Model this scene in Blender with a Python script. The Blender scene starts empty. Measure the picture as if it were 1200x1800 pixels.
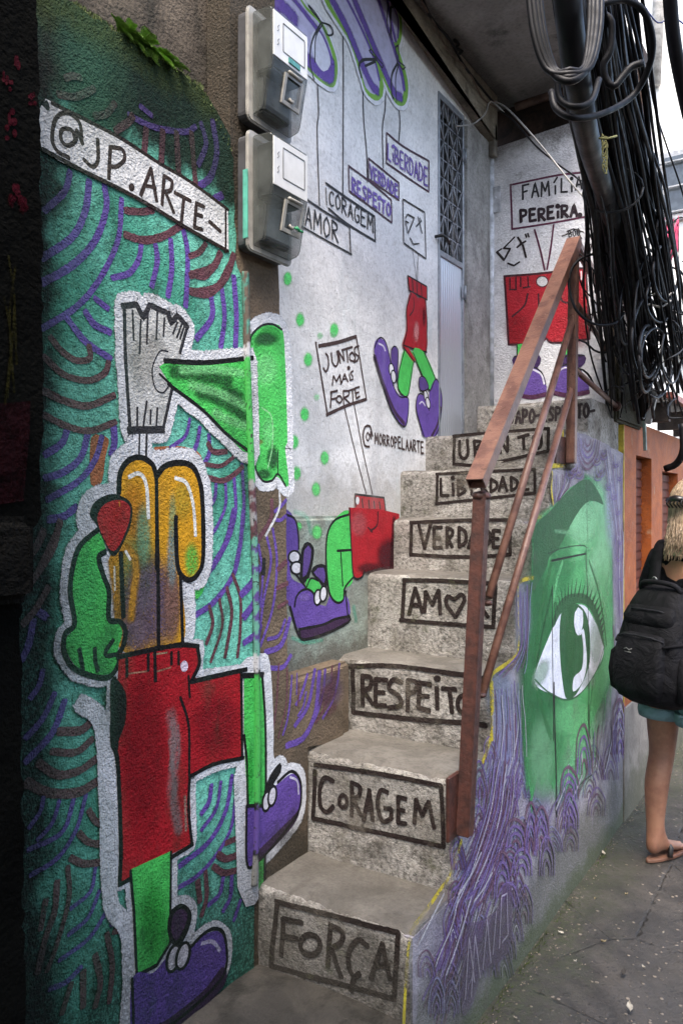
import bpy, bmesh, math, random
from mathutils import Vector, Matrix, noise as mn
from mathutils.geometry import tessellate_polygon
random.seed(7)
S = bpy.context.scene
COL = S.collection
# ---------------------------------------------------------------- camera, world, sun, exposure
EYE = Vector((0, 0, 1.64)); FPX = 1360.0; HOR = 890.0
YAW = math.radians(33.5)                       # camera looks 33.5 deg to the left of the alley axis (+Y)
cam = bpy.data.objects.new("camera", bpy.data.cameras.new("camera")); COL.objects.link(cam)
cam.location = EYE; cam.rotation_euler = (math.radians(90), 0, YAW)
cam.data.sensor_fit = 'VERTICAL'; cam.data.sensor_height = 36; cam.data.lens = FPX / 1800 * 36
cam.data.shift_y = -10 / 1800; cam.data.clip_start = .02; cam.data.clip_end = 500
S.camera = cam
SUN_EL, SUN_AZ = math.radians(60), math.radians(152)   # azimuth clockwise from +Y
w = bpy.data.worlds.new("World"); S.world = w; w.use_nodes = True
wn = w.node_tree; sky = wn.nodes.new("ShaderNodeTexSky"); sky.sky_type = 'NISHITA'; sky.sun_disc = False
sky.sun_elevation = SUN_EL; sky.sun_rotation = SUN_AZ; sky.air_density = 1.0; sky.dust_density = 4.0; sky.ozone_density = 1.0
wn.links.new(sky.outputs[0], wn.nodes["Background"].inputs[0]); wn.nodes["Background"].inputs[1].default_value = .15
sl = bpy.data.lights.new("sun", 'SUN'); sl.energy = 1.0; sl.angle = math.radians(28); sl.color = (1, .95, .88)
so = bpy.data.objects.new("sun", sl); COL.objects.link(so)
sd = Vector((math.sin(SUN_AZ) * math.cos(SUN_EL), math.cos(SUN_AZ) * math.cos(SUN_EL), math.sin(SUN_EL)))
so.rotation_euler = sd.to_track_quat('Z', 'Y').to_euler()
S.view_settings.view_transform = 'Standard'; S.view_settings.look = 'None'; S.view_settings.gamma = 1
S.view_settings.exposure = 2.35
S.render.engine = 'CYCLES'; S.cycles.transparent_max_bounces = 48; S.cycles.max_bounces = 8
# ---------------------------------------------------------------- geometry of the place
DIR = Vector((-math.sin(YAW), math.cos(YAW), 0)); RGT = Vector((math.cos(YAW), math.sin(YAW), 0)); UP = Vector((0, 0, 1))
def ray(px, py): return DIR + RGT * ((px - 600) / FPX) + UP * ((HOR - py) / FPX)
def onX(px, py, x): r = ray(px, py); return EYE + r * (x / r.x)
def onY(px, py, y): r = ray(px, py); return EYE + r * (y / r.y)
def onZ(px, py, z): r = ray(px, py); return EYE + r * ((z - EYE.z) / r.z)
def atD(px, py, d): return EYE + ray(px, py) * d
XL, XB, XW, XE = -1.51, -1.595, -1.66, -.99    # mural wall, ledge face, white wall, eye wall planes
YK = [0] + [onX(p, 900, XE).y for p in (721, 796, 862, 905, 940, 967, 1000)] + [3.5]
LP = [None, (458, 1554), (544, 1319), (608, 1156), (646, 1006), (692, 910), (710, 827), (746, 766), (850, 712)]
TK = [.25] + [onY(LP[k][0], LP[k][1], YK[k]).z for k in range(1, 9)]
YB = 3.97                                       # back wall of the landing
# ---------------------------------------------------------------- object helpers
def link(name, me, mat=None, parent=None):
    o = bpy.data.objects.new(name, me); COL.objects.link(o)
    if mat is not None:
        for m in (mat if isinstance(mat, (list, tuple)) else [mat]): me.materials.append(m)
    if parent is not None: o.parent = parent
    return o
def tag(o, label=None, cat=None, group=None, kind=None):
    for k, v in (("label", label), ("category", cat), ("group", group), ("kind", kind)):
        if v: o[k] = v
    return o
def empty(name, label, cat, loc=(0, 0, 0), group=None):
    # thing root at the world origin's axes; parts keep world coordinates through the inverse offset
    o = bpy.data.objects.new(name, None); COL.objects.link(o); o.location = loc; o.empty_display_size = .1
    return tag(o, label, cat, group)
def part(name, me, mat, root):
    o = link(name, me, mat, root); o.matrix_parent_inverse = Matrix.Translation(-root.location); return o
def sub(name, me, mat, par):
    return link(name, me, mat, par)
def mesh(verts, faces, smooth=False):
    me = bpy.data.meshes.new("m"); me.from_pydata([tuple(v) for v in verts], [], faces)
    bm = bmesh.new(); bm.from_mesh(me); bmesh.ops.recalc_face_normals(bm, faces=bm.faces); bm.to_mesh(me); bm.free()
    if smooth: me.polygons.foreach_set("use_smooth", [True] * len(me.polygons))
    me.update(); return me
class MB:
    """collects shapes into one mesh"""
    def __init__(s): s.v = []; s.f = []; s.sm = []
    def add(s, vs, fs, sm=False):
        b = len(s.v); s.v += [Vector(v) for v in vs]; s.f += [[b + i for i in f] for f in fs]; s.sm += [sm] * len(fs); return s
    def box(s, a, b):
        (x0, y0, z0), (x1, y1, z1) = a, b
        return s.add([(x0,y0,z0),(x1,y0,z0),(x1,y1,z0),(x0,y1,z0),(x0,y0,z1),(x1,y0,z1),(x1,y1,z1),(x0,y1,z1)],
                     [(0,3,2,1),(4,5,6,7),(0,1,5,4),(1,2,6,5),(2,3,7,6),(3,0,4,7)])
    def prism(s, poly, vec):
        n = len(poly); vec = Vector(vec); P = [Vector(p) for p in poly]
        return s.add(P + [p + vec for p in P], [list(range(n)), list(range(2 * n - 1, n - 1, -1))] + [(i, (i + 1) % n, (i + 1) % n + n, i + n) for i in range(n)])
    def tube(s, pts, r, n=8, cap=True, sq=False, upv=None):
        P = [Vector(p) for p in pts]; R = r if isinstance(r, (list, tuple)) else [r] * len(P)
        vs = []; fs = []; a = None
        for i, p in enumerate(P):
            t = (P[min(i + 1, len(P) - 1)] - P[max(i - 1, 0)]).normalized()
            if a is None:
                ref = Vector(upv) if upv else (Vector((0, 0, 1)) if abs(t.z) < .9 else Vector((1, 0, 0)))
                a = (ref - t * ref.dot(t)).normalized()
            else: a = (a - t * a.dot(t)).normalized()
            b = t.cross(a)
            for k in range(n):
                th = 2 * math.pi * (k + (.5 if sq else 0)) / n
                vs.append(p + (a * math.cos(th) + b * math.sin(th)) * R[i])
        for i in range(len(P) - 1):
            for k in range(n): fs.append((i * n + k, i * n + (k + 1) % n, (i + 1) * n + (k + 1) % n, (i + 1) * n + k))
        if cap: fs += [list(range(n)), list(range(len(vs) - 1, len(vs) - n - 1, -1))]
        return s.add(vs, fs, not sq)
    def lathe(s, c, prof, n=16, axis='Z'):
        vs = []; fs = []
        for (r, h) in prof:
            for k in range(n):
                a = 2 * math.pi * k / n; q = (r * math.cos(a), r * math.sin(a), h)
                if axis == 'X': q = (h, q[0], q[1])
                if axis == 'Y': q = (q[0], h, q[1])
                vs.append(Vector(c) + Vector(q))
        m = len(prof)
        for i in range(m - 1):
            for k in range(n): fs.append((i * n + k, i * n + (k + 1) % n, (i + 1) * n + (k + 1) % n, (i + 1) * n + k))
        fs += [list(range(n)), list(range(m * n - 1, m * n - n - 1, -1))]
        return s.add(vs, fs, True)
    def me(s):
        m = bpy.data.meshes.new("m"); m.from_pydata([tuple(v) for v in s.v], [], s.f)
        bm = bmesh.new(); bm.from_mesh(m); bmesh.ops.recalc_face_normals(bm, faces=bm.faces); bm.to_mesh(m); bm.free()
        m.polygons.foreach_set("use_smooth", s.sm); m.update(); return m
def bevel(me, w=.004, seg=2, ang=30):
    bm = bmesh.new(); bm.from_mesh(me)
    bmesh.ops.remove_doubles(bm, verts=bm.verts, dist=1e-5)
    es = [e for e in bm.edges if len(e.link_faces) == 2 and e.calc_face_angle(0) > math.radians(ang)]
    bmesh.ops.bevel(bm, geom=es, offset=w, segments=seg, affect='EDGES', clamp_overlap=True)
    bm.to_mesh(me); bm.free(); return me
def catmull(P, closed=False, step=3.0):
    P = [Vector(p) for p in P]; n = len(P); out = []
    if n < 3 and not closed: 
        m = max(2, int((P[1] - P[0]).length / step) + 1); return [P[0].lerp(P[1], i / m) for i in range(m + 1)]
    rng = range(n) if closed else range(n - 1)
    for i in rng:
        if closed: a, b, c, d = P[i - 1], P[i], P[(i + 1) % n], P[(i + 2) % n]
        else:
            b, c = P[i], P[i + 1]; a = P[i - 1] if i else b * 2 - c; d = P[i + 2] if i + 2 < n else c * 2 - b
        m = max(1, int((c - b).length / step))
        for j in range(m):
            t = j / m
            out.append(.5 * (2 * b + (c - a) * t + (2 * a - 5 * b + 4 * c - d) * t * t + (3 * b - a - 3 * c + d) * t ** 3))
    if not closed: out.append(P[-1])
    return out
# ---------------------------------------------------------------- materials
class NT:
    def __init__(s, name):
        s.m = bpy.data.materials.new(name); s.m.use_nodes = True; s.t = s.m.node_tree; s.b = s.t.nodes["Principled BSDF"]
        s.out = s.t.nodes["Material Output"]; s.g = s.t.nodes.new("ShaderNodeNewGeometry"); s.pos = s.g.outputs["Position"]
    def n(s, t, **k):
        x = s.t.nodes.new(t)
        for a, b in k.items(): setattr(x, a, b)
        return x
    def l(s, a, b): s.t.links.new(a, b)
    def put(s, sock, v):
        if hasattr(v, "is_linked"): s.l(v, sock)
        elif isinstance(v, (tuple, list)) and len(v) == 3 and sock.type == 'RGBA': sock.default_value = (*v, 1)
        else: sock.default_value = v
    def vec(s, sc):
        x = s.n("ShaderNodeVectorMath", operation='MULTIPLY'); s.l(s.pos, x.inputs[0]); x.inputs[1].default_value = sc; return x.outputs[0]
    def noise(s, scale, detail=4, rough=.55, v=None, dist=0, off=0):
        x = s.n("ShaderNodeTexNoise"); s.l(v or s.pos, x.inputs["Vector"]); x.inputs["Scale"].default_value = scale
        x.inputs["Detail"].default_value = detail; x.inputs["Roughness"].default_value = rough; x.inputs["Distortion"].default_value = dist
        if off: 
            a = s.n("ShaderNodeVectorMath", operation='ADD'); s.l(v or s.pos, a.inputs[0]); a.inputs[1].default_value = (off, off * .7, off * 1.3); s.l(a.outputs[0], x.inputs["Vector"])
        return x.outputs["Fac"]
    def voro(s, scale, feat='F1', v=None, rnd=1):
        x = s.n("ShaderNodeTexVoronoi", feature=feat); s.l(v or s.pos, x.inputs["Vector"]); x.inputs["Scale"].default_value = scale; x.inputs["Randomness"].default_value = rnd; return x
    def math(s, op, a, b=0, clamp=False):
        x = s.n("ShaderNodeMath", operation=op, use_clamp=clamp); s.put(x.inputs[0], a); s.put(x.inputs[1], b); return x.outputs[0]
    def ramp(s, v, lo, hi, a=0, b=1, smooth=True):
        x = s.n("ShaderNodeMapRange", interpolation_type='SMOOTHSTEP' if smooth else 'LINEAR')
        s.put(x.inputs[0], v); x.inputs[1].default_value = lo; x.inputs[2].default_value = hi; x.inputs[3].default_value = a; x.inputs[4].default_value = b; return x.outputs[0]
    def mix(s, f, a, b, mode='MIX'):
        x = s.n("ShaderNodeMix", data_type='RGBA', blend_type=mode); s.put(x.inputs[0], f); s.put(x.inputs[6], a); s.put(x.inputs[7], b); return x.outputs[2]
    def axis(s, i):
        x = s.n("ShaderNodeSeparateXYZ"); s.l(s.pos, x.inputs[0]); return x.outputs[i]
    def attr(s, name, out="Color"):
        x = s.n("ShaderNodeAttribute", attribute_name=name); return x.outputs[out]
    def bump(s, h, dist, strength=1.0, prev=None):
        x = s.n("ShaderNodeBump"); s.put(x.inputs["Height"], h); x.inputs["Distance"].default_value = dist; x.inputs["Strength"].default_value = strength
        if prev is not None: s.l(prev, x.inputs["Normal"])
        return x.outputs[0]
    def fin(s, col, rough=.8, nrm=None, metal=0, spec=.5):
        s.put(s.b.inputs["Base Color"], col); s.put(s.b.inputs["Roughness"], rough); s.put(s.b.inputs["Metallic"], metal)
        s.put(s.b.inputs["Specular IOR Level"], spec)
        if nrm is not None: s.l(nrm, s.b.inputs["Normal"])
        return s.m
def simple(name, col, rough=.6, metal=0, var=.25, sc=18, bump=0, bsc=120, spec=.5, col2=None):
    m = NT(name); n = m.noise(sc, 5, .6)
    c2 = col2 or tuple(max(0, c * (1 - 2 * var)) for c in col)
    c = m.mix(m.ramp(n, .35, .68), col, c2)
    nr = m.bump(m.noise(bsc, 4), bump) if bump else None
    return m.fin(c, m.ramp(n, .3, .7, rough * .85, min(1, rough * 1.15)), nr, metal, spec)
# wall finishes: spec = dict of bump + list of dirt and shade layers, shared by bare wall and the paint on it
def dirt(m, col, layers):  # layers hold dirt and painted shade alike
    for L in layers:
        k = L["k"]; f = None; nz = m.noise(L.get("s", 6), 6, .65, off=L.get("o", 3), v=m.vec(L["st"]) if "st" in L else None)
        if k == "spots": f = m.ramp(nz, L["a"], L["b"])
        else:
            ax = m.axis({"x": 0, "y": 1, "z": 2}[k]); g = m.ramp(ax, L["a"], L["b"], smooth=False)
            f = m.ramp(m.math('ADD', g, m.math('MULTIPLY', m.math('SUBTRACT', nz, .5), L.get("n", 1.2))), .35, L.get("e", .75))
        fine = m.noise(L.get("fs", 140), 3, .7, off=9)
        f = m.math('MULTIPLY', f, m.ramp(fine, .25, .6, L.get("fm", .55), 1))
        col = m.mix(m.math('MULTIPLY', f, L.get("amt", 1), True), col, L["c"])
    return col
def wall_bump(m, spec):
    prev = None
    for (sc, dist, det) in spec["bump"]: prev = m.bump(m.noise(sc, det, .6), dist, 1, prev)
    for (sc, thr, dist) in spec.get("pits", []):
        v = m.voro(sc).outputs["Distance"]; prev = m.bump(m.ramp(v, thr * .4, thr), dist, 1, prev)
    return prev
def wall_mat(name, spec):
    m = NT(name); c = m.mix(m.ramp(m.noise(spec.get("vs", 3), 7, .62, dist=.6), .36, .64), spec["c1"], spec["c2"])
    f = m.noise(spec.get("fs", 90), 5, .7, off=4); c = m.mix(m.ramp(f, .42, .72, 0, spec.get("fa", .5)), c, spec.get("c3", (.02, .02, .02)))
    c = dirt(m, c, spec.get("dirt", []))
    return m.fin(c, spec.get("rough", .85), wall_bump(m, spec), 0, spec.get("spec", .3))
def paint_mat(name, spec, edge=.9, flake=.74):
    m = NT(name); c = m.attr("paint"); e = m.attr("edge", "Fac"); so = m.attr("soft", "Fac")
    n1 = m.noise(150, 3, .7, off=1); n0 = m.noise(9, 6, .7, off=2)
    v = m.math('ADD', e, m.math('MULTIPLY', m.math('SUBTRACT', n1, .5), edge))
    hard = m.ramp(v, .30, .58)
    if flake < 1: hard = m.math('MULTIPLY', hard, m.ramp(m.math('ADD', m.math('MULTIPLY', n0, .7), m.math('MULTIPLY', n1, .3)), flake - .12, flake, 1, .15))
    softv = m.math('MULTIPLY', m.math('MULTIPLY', m.ramp(e, 0, 1), so), m.ramp(n1, .25, .62, .45, 1.1), True)
    a = m.mix(m.math('GREATER_THAN', so, .001), hard, softv)
    c = m.mix(m.ramp(m.noise(26, 5, .65, off=6), .35, .75, 0, .45), c, m.mix(1.0, c, (.45, .45, .45), 'MULTIPLY'))
    c = m.mix(m.ramp(m.noise(spec.get("fs", 90), 5, .7, off=4), .5, .8, 0, spec.get("pf", .35)), c, (.02, .02, .02))
    c = dirt(m, c, [dict(L, amt=L.get("amt", 1) * spec.get("pd", 1)) for L in spec.get("dirt", [])])
    m.fin(c, spec.get("prough", .62), wall_bump(m, spec), 0, spec.get("spec", .35))
    tr = m.n("ShaderNodeBsdfTransparent"); mx = m.n("ShaderNodeMixShader"); m.l(a, mx.inputs[0]); m.l(tr.outputs[0], mx.inputs[1]); m.l(m.b.outputs[0], mx.inputs[2]); m.l(mx.outputs[0], m.out.inputs[0])
    return m.m
# ---------------------------------------------------------------- mural painting: thin coats of paint lying on a wall plane
def pts(s): return [tuple(float(a) for a in q.split(",")) for q in s.split()]
class Coat:
    """strokes and fills on the plane (axis, value); coordinates are read off the photograph and turned into wall coordinates"""
    def __init__(s, axis, val, base=.0008, disp=None, k=1.15):
        s.axis, s.val, s.off, s.disp, s.k = axis, val, base, disp, k
        s.v = []; s.f = []; s.c = []; s.e = []; s.s = []; s.z(0, 0, 1); s.nrm = Vector((1, 0, 0)) if axis == 'X' else Vector((0, -1, 0))
    def z(s, ox, oy, sc): s.T = (ox, oy, sc); return s
    def P(s, q):
        px, py = s.T[0] + q[0] / s.T[2], s.T[1] + q[1] / s.T[2]
        return onX(px, py, s.val) if s.axis == 'X' else onY(px, py, s.val)
    def lift(s, v, o):
        d = s.disp(v) if s.disp else 0
        return v + s.nrm * (o + d)
    def _add(s, vs, fs, col, es, soft, step=.00001):
        b = len(s.v); n = len(vs)
        s.v += [s.lift(v, s.off) for v in vs]; s.f += [[b + i for i in f] for f in fs]
        s.c += [(*col, 1)] * n; s.e += es; s.s += [soft] * n; s.off += step
    def ribbon(s, W, hw, col, soft, closed=False, taper=0):
        n = len(W); vs = []; es = []; fs = []; hw *= 1.55 if soft else 1.12
        if n < 2: return
        acc = 0
        for i in range(n):
            if closed: t = W[(i + 1) % n] - W[i - 1]
            else: t = W[min(i + 1, n - 1)] - W[max(i - 1, 0)]
            if t.length < 1e-9: t = Vector((0, 0, 1))
            sd = s.nrm.cross(t.normalized()); h = hw
            if taper: h = hw * (1 - taper * i / (n - 1))
            wob = 1 + .10 * mn.noise(W[i] * 60) + .06 * mn.noise(W[i] * 190)
            h *= wob
            lift = s.nrm * (.000008 * i / n)
            prof = ((-1, 0), (-.62, 1), (.62, 1), (1, 0)) if not soft else ((-1, 0), (-.35, .8), (.35, .8), (1, 0))
            for a, e in prof: vs.append(W[i] + sd * (h * a) + lift); es.append(e)
        m = n if closed else n - 1
        for i in range(m):
            j = (i + 1) % n
            for q in range(3): fs.append((i * 4 + q, i * 4 + q + 1, j * 4 + q + 1, j * 4 + q))
        if not closed:      # rounded ends
            for (i, sg) in ((0, -1), (n - 1, 1)):
                t = (W[1] - W[0]) if i == 0 else (W[-1] - W[-2])
                t = t.normalized() * sg; b = len(vs); sd = s.nrm.cross(t); h = hw * (1 - (taper if i else 0))
                for a in (-.6, .6): vs.append(W[i] + t * (h * .9) + sd * (h * a)); es.append(0)
                r = i * 4
                if sg > 0: fs += [(r, b, r + 1), (r + 1, b, b + 1, r + 2), (r + 2, b + 1, r + 3)] if False else [(r + 3, r + 2, b + 1) , (r + 2, r + 1, b, b + 1), (r + 1, r, b)]
                else: fs += [(r, r + 1, b + 1), (r + 1, r + 2, b, b + 1), (r + 2, r + 3, b)]
        s._add(vs, fs, col, es, soft, .000012)
    def st(s, col, wd, q, smooth=True, soft=0, closed=False, taper=0):
        if isinstance(q, str): q = pts(q)
        q = [(x, y, 0) for x, y in q]; stp = 3.2 * s.T[2]
        if smooth and len(q) > 2: q = catmull(q, closed, stp)
        else:
            r = []
            qq = q + [q[0]] if closed else q
            for a, b in zip(qq[:-1], qq[1:]):
                a, b = Vector(a), Vector(b); m = max(1, int((b - a).length / stp)); r += [a.lerp(b, i / m) for i in range(m)]
            q = r if closed else r + [Vector(qq[-1])]
        W = [s.P(p) for p in q]; mid = W[len(W) // 2]; dep = (mid - EYE).dot(DIR)
        s.ribbon(W, wd / s.T[2] * dep / FPX * .5 * s.k, col, soft, closed, taper); return s
    def fl(s, col, q, smooth=True, rim=3, soft=0):
        if isinstance(q, str): q = pts(q)
        q = [(x, y, 0) for x, y in q]; q = catmull(q, True, 6 * s.T[2]) if smooth else [Vector(a) for a in q]
        W = [s.P(p) for p in q]; tri = tessellate_polygon([W])
        s._add(W, [list(t) for t in tri], col, [1.0] * len(W), soft)
        if rim: 
            dep = (W[0] - EYE).dot(DIR); s.ribbon(W, rim * dep / FPX * .6, col, soft, True)
        return s
    def halo(s, col, q, wd, smooth=True):
        s.fl(col, q, smooth, 0); return s.st(col, wd * 2, q, smooth, closed=True)
    def dot(s, col, c, rx, ry, soft=0, ang=0, n=20):
        """filled ellipse, or a sprayed dab when soft"""
        if not soft:
            q = [(c[0] + rx * math.cos(a) * math.cos(ang) - ry * math.sin(a) * math.sin(ang), c[1] + rx * math.cos(a) * math.sin(ang) + ry * math.sin(a) * math.cos(ang)) for a in [2 * math.pi * i / n for i in range(n)]]
            return s.fl(col, q, False, 2)
        vs = [s.P(c)]; es = [1.0]; fs = []
        for kk, (rr, ee) in enumerate(((.55, .85), (1.15, 0))):
            for i in range(n):
                a = 2 * math.pi * i / n; x, y = rx * rr * math.cos(a), ry * rr * math.sin(a)
                vs.append(s.P((c[0] + x * math.cos(ang) - y * math.sin(ang), c[1] + x * math.sin(ang) + y * math.cos(ang)))); es.append(ee)
        for i in range(n):
            j = (i + 1) % n; fs += [(0, 1 + i, 1 + j), (1 + i, 1 + n + i, 1 + n + j, 1 + j)]
        s._add(vs, fs, col, es, soft); return s
    def ring(s, col, wd, c, rx, ry, ang=0):
        q = [(c[0] + rx * math.cos(a) * math.cos(ang) - ry * math.sin(a) * math.sin(ang), c[1] + rx * math.cos(a) * math.sin(ang) + ry * math.sin(a) * math.cos(ang)) for a in [2 * math.pi * i / 14 for i in range(14)]]
        return s.st(col, wd, q, closed=True)
    def text(s, col, wd, txt, quad, jit=.05):
        """hand lettering inside the four corners TL TR BR BL"""
        TL, TR, BR, BL = [Vector(p) for p in pts(quad)]; n = len(txt)
        ws = [{'i': .55, 'I': .5, '.': .4, '-': .8, 'M': 1.2}.get(c, 1) for c in txt]; tot = sum(ws); x0 = 0
        for i, ch in enumerate(txt):
            wc = ws[i] / tot; jy = random.uniform(-jit, jit)
            for g in GLY.get(ch, []):
                q = []
                for (gx, gy) in g:
                    u = x0 + wc * (.12 + .72 * gx); v = 1 - gy + jy + random.uniform(-.02, .02)
                    a = TL.lerp(TR, u); b = BL.lerp(BR, u); p = a.lerp(b, v); q.append((p.x, p.y))
                if len(q) == 1: s.dot(col, q[0], wd * .7, wd * .7)
                else: s.st(col, wd, q, smooth=ch in "BCDGOPRSUJa@")
            x0 += wc
        return s
    def me(s):
        m = bpy.data.meshes.new("m"); m.from_pydata([tuple(v) for v in s.v], [], s.f)
        a = m.attributes.new("paint", 'FLOAT_COLOR', 'POINT'); a.data.foreach_set("color", [x for c in s.c for x in c])
        for nm, arr in (("edge", s.e), ("soft", s.s)):
            a = m.attributes.new(nm, 'FLOAT', 'POINT'); a.data.foreach_set("value", [float(x) for x in arr])
        flip = [p.index for p in m.polygons if p.normal.dot(s.nrm) < 0]
        if flip:
            bm = bmesh.new(); bm.from_mesh(m); bm.faces.ensure_lookup_table(); bmesh.ops.reverse_faces(bm, faces=[bm.faces[i] for i in flip]); bm.to_mesh(m); bm.free()
        return m
GLY = {'A': [[(0,0),(.5,1),(1,0)],[(.2,.38),(.8,.36)]], 'B': [[(0,0),(0,1)],[(0,1),(.7,.9),(.6,.55),(0,.5)],[(0,.5),(.9,.4),(.8,.05),(0,0)]],
 'C': [[(.95,.85),(.5,1),(.08,.7),(.05,.3),(.45,0),(.95,.12)]], 'D': [[(0,0),(0,1)],[(0,1),(.7,.85),(.95,.45),(.6,.08),(0,0)]],
 'E': [[(.9,1),(.05,1)],[(.05,1),(.02,0)],[(.02,0),(.95,.02)],[(.03,.52),(.75,.54)]], 'F': [[(.95,1),(.05,.97)],[(.05,1),(0,0)],[(.03,.52),(.7,.55)]],
 'G': [[(.9,.9),(.45,1),(.05,.65),(.1,.2),(.5,0),(.95,.1)],[(.95,.1),(.95,.45)],[(.95,.45),(.55,.45)]], 'i': [[(.5,.55),(.5,0)],[(.5,.98)]], 'I': [[(.5,1),(.5,0)]],
 'í': [[(.5,.6),(.5,0)],[(.3,.85),(.8,1.2)]], 'J': [[(.7,1),(.72,.3),(.45,0),(.05,.2)]], 'L': [[(.05,1),(0,.02)],[(0,.02),(.9,0)]], 'M': [[(0,0),(.1,1)],[(.1,1),(.5,.35)],[(.5,.35),(.9,1)],[(.9,1),(1,0)]],
 'N': [[(0,0),(.05,1)],[(.05,1),(.92,.05)],[(.92,.05),(.97,1)]], 'O': [[(.5,1),(.1,.75),(.05,.3),(.4,0),(.85,.2),(.95,.65),(.5,1)]], 'P': [[(.05,0),(.03,1)],[(.03,1),(.8,.92),(.8,.55),(.05,.45)]],
 'R': [[(.03,0),(.03,1)],[(.03,1),(.8,.92),(.75,.58),(.05,.5)],[(.2,.5),(.95,0)]], 'S': [[(.9,.9),(.45,1),(.12,.78),(.4,.55),(.85,.35),(.7,.05),(.05,.08)]],
 'T': [[(0,.97),(1,1)],[(.5,1),(.5,0)]], 'U': [[(.03,1),(.05,.25),(.45,0),(.9,.2),(.95,1)]], 'V': [[(0,1),(.45,0)],[(.45,0),(1,1)]], '.': [[(.3,.05)]], '-': [[(0,.45),(1,.5)]],
 'e': [[(.1,.35),(.85,.4),(.7,.75),(.2,.7),(.05,.3),(.4,0),(.9,.1)]], '@': [[(.7,.3),(.35,.3),(.35,.7),(.7,.7),(.68,.3),(.95,.35),(.9,.85),(.4,1),(.02,.6),(.2,0),(.8,.02)]]}
PUR, MAR, TEA, GRN, RED = (.13, .07, .34), (.13, .05, .065), (.11, .48, .35), (.07, .54, .10), (.38, .008, .016)
WHT, BLK, BRN, YEL, DPU, LAV = (.72, .72, .72), (.005, .005, .006), (.020, .010, .008), (.66, .33, .015), (.045, .018, .06), (.3, .26, .44)
# ---------------------------------------------------------------- finishes
ALG, NEARBLK, MOSS = (.0025, .0055, .003), (.004, .0045, .0035), (.03, .045, .008)
SP_MURAL = dict(pd=.72, spec=.16, c1=(.19, .60, .46), c2=(.075, .34, .24), c3=(.01, .02, .015), vs=2.6, fs=55, fa=.55, bump=[(5, .010, 4), (95, .009, 3), (210, .005, 2)],
    dirt=[dict(k="z", a=2.36, b=2.68, s=6, n=1.0, c=ALG, amt=.985, e=.7, fm=.95), dict(k="spots", a=.5, b=.62, s=5, c=(.01, .03, .016), amt=.55, o=41, st=(1, 1, .4), fm=.3), dict(k="y", a=1.62, b=1.05, s=3, n=1.3, c=(.03, .10, .06), amt=.6, o=17, st=(1, 1, .5)), dict(k="z", a=1.05, b=.35, s=5, n=1.2, c=(.005, .011, .007), amt=.9, st=(1, 1, .35), e=.9),
          dict(k="y", a=1.25, b=1.0, s=5, n=1.1, c=NEARBLK, amt=.97, o=7, fm=.85), dict(k="spots", a=.56, b=.70, s=7, c=(.02, .05, .03), amt=.7, st=(1, 1, .45), o=11), dict(k="z", a=2.62, b=2.84, s=9, n=.8, c=MOSS, amt=.7, o=5)], pf=.4)  # both y ramps darken the wall towards its left end
SP_PIER = dict(c1=(.17, .125, .085), c2=(.10, .075, .05), c3=(.03, .025, .02), vs=5, fs=80, fa=.4, bump=[(9, .008, 3), (120, .006, 3)],
    dirt=[dict(k="z", a=2.15, b=2.75, s=6, n=1.2, c=(.016, .014, .009), amt=.9), dict(k="z", a=.85, b=.4, s=6, n=1.2, c=(.02, .02, .014), amt=.8)], pf=.35)
SP_WHITE = dict(pd=.2, c1=(.78, .775, .77), c2=(.60, .605, .61), c3=(.22, .21, .20), vs=3.2, fs=70, fa=.35, bump=[(12, .006, 4), (140, .002, 3)], pits=[(55, .16, .0025)],
    dirt=[dict(k="z", a=2.0, b=1.55, s=8, n=1.1, c=(.36, .34, .31), amt=.75), dict(k="spots", a=.6, b=.72, s=9, c=(.34, .33, .31), amt=.55), dict(k="spots", a=.58, b=.75, s=3, c=(.45, .60, .62), amt=.4, st=(1, 1, .35), o=8), dict(k="spots", a=.55, b=.74, s=6, c=(.40, .40, .41), amt=.6, st=(1, 1, .13), o=19), dict(k="spots", a=.57, b=.66, s=26, c=(.36, .35, .34), amt=.35, o=27)], pf=.12)
SP_LEDGE = dict(c1=(.30, .36, .31), c2=(.20, .21, .18), c3=(.05, .05, .04), vs=7, fs=90, fa=.4, bump=[(14, .006, 4), (130, .004, 3)],
    dirt=[dict(k="z", a=1.25, b=1.05, s=10, n=1.2, c=(.09, .08, .065), amt=.8)], pf=.25)
SP_STEP = dict(c1=(.47, .445, .41), c2=(.27, .25, .22), c3=(.04, .036, .03), vs=7, fs=75, fa=.8, bump=[(18, .012, 4), (85, .012, 4), (210, .006, 3)], pits=[(70, .2, .003)],
    dirt=[dict(k="spots", a=.55, b=.68, s=13, c=(.06, .053, .042), amt=.8, fs=60), dict(k="spots", a=.54, b=.7, s=4.5, c=(.16, .14, .11), amt=.7, o=31), dict(k="z", a=.75, b=.2, s=8, n=.7, c=(.055, .05, .04), amt=.72), dict(k="spots", a=.58, b=.68, s=11, c=(.10, .11, .05), amt=.4, o=14)], pf=.45, prough=.8)  # z layer paints occlusion shade onto the lower steps; the spots are stains
SP_EYE = dict(pd=.75, c1=(.35, .325, .355), c2=(.22, .20, .235), c3=(.06, .05, .06), vs=6, fs=120, fa=.45, bump=[(10, .006, 3), (120, .005, 3), (260, .002, 2)],
    dirt=[dict(k="z", a=.55, b=.1, s=5, n=1.1, c=(.085, .085, .065), amt=.88, st=(1, 1, .5)), dict(k="z", a=.2, b=.0, s=9, n=.9, c=(.05, .065, .025), amt=.8, o=6), dict(k="spots", a=.62, b=.72, s=10, c=(.07, .065, .05), amt=.6, st=(1, 1, .5), o=12), dict(k="spots", a=.55, b=.7, s=4, c=(.14, .13, .11), amt=.5, o=22)], pf=.3)
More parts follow.
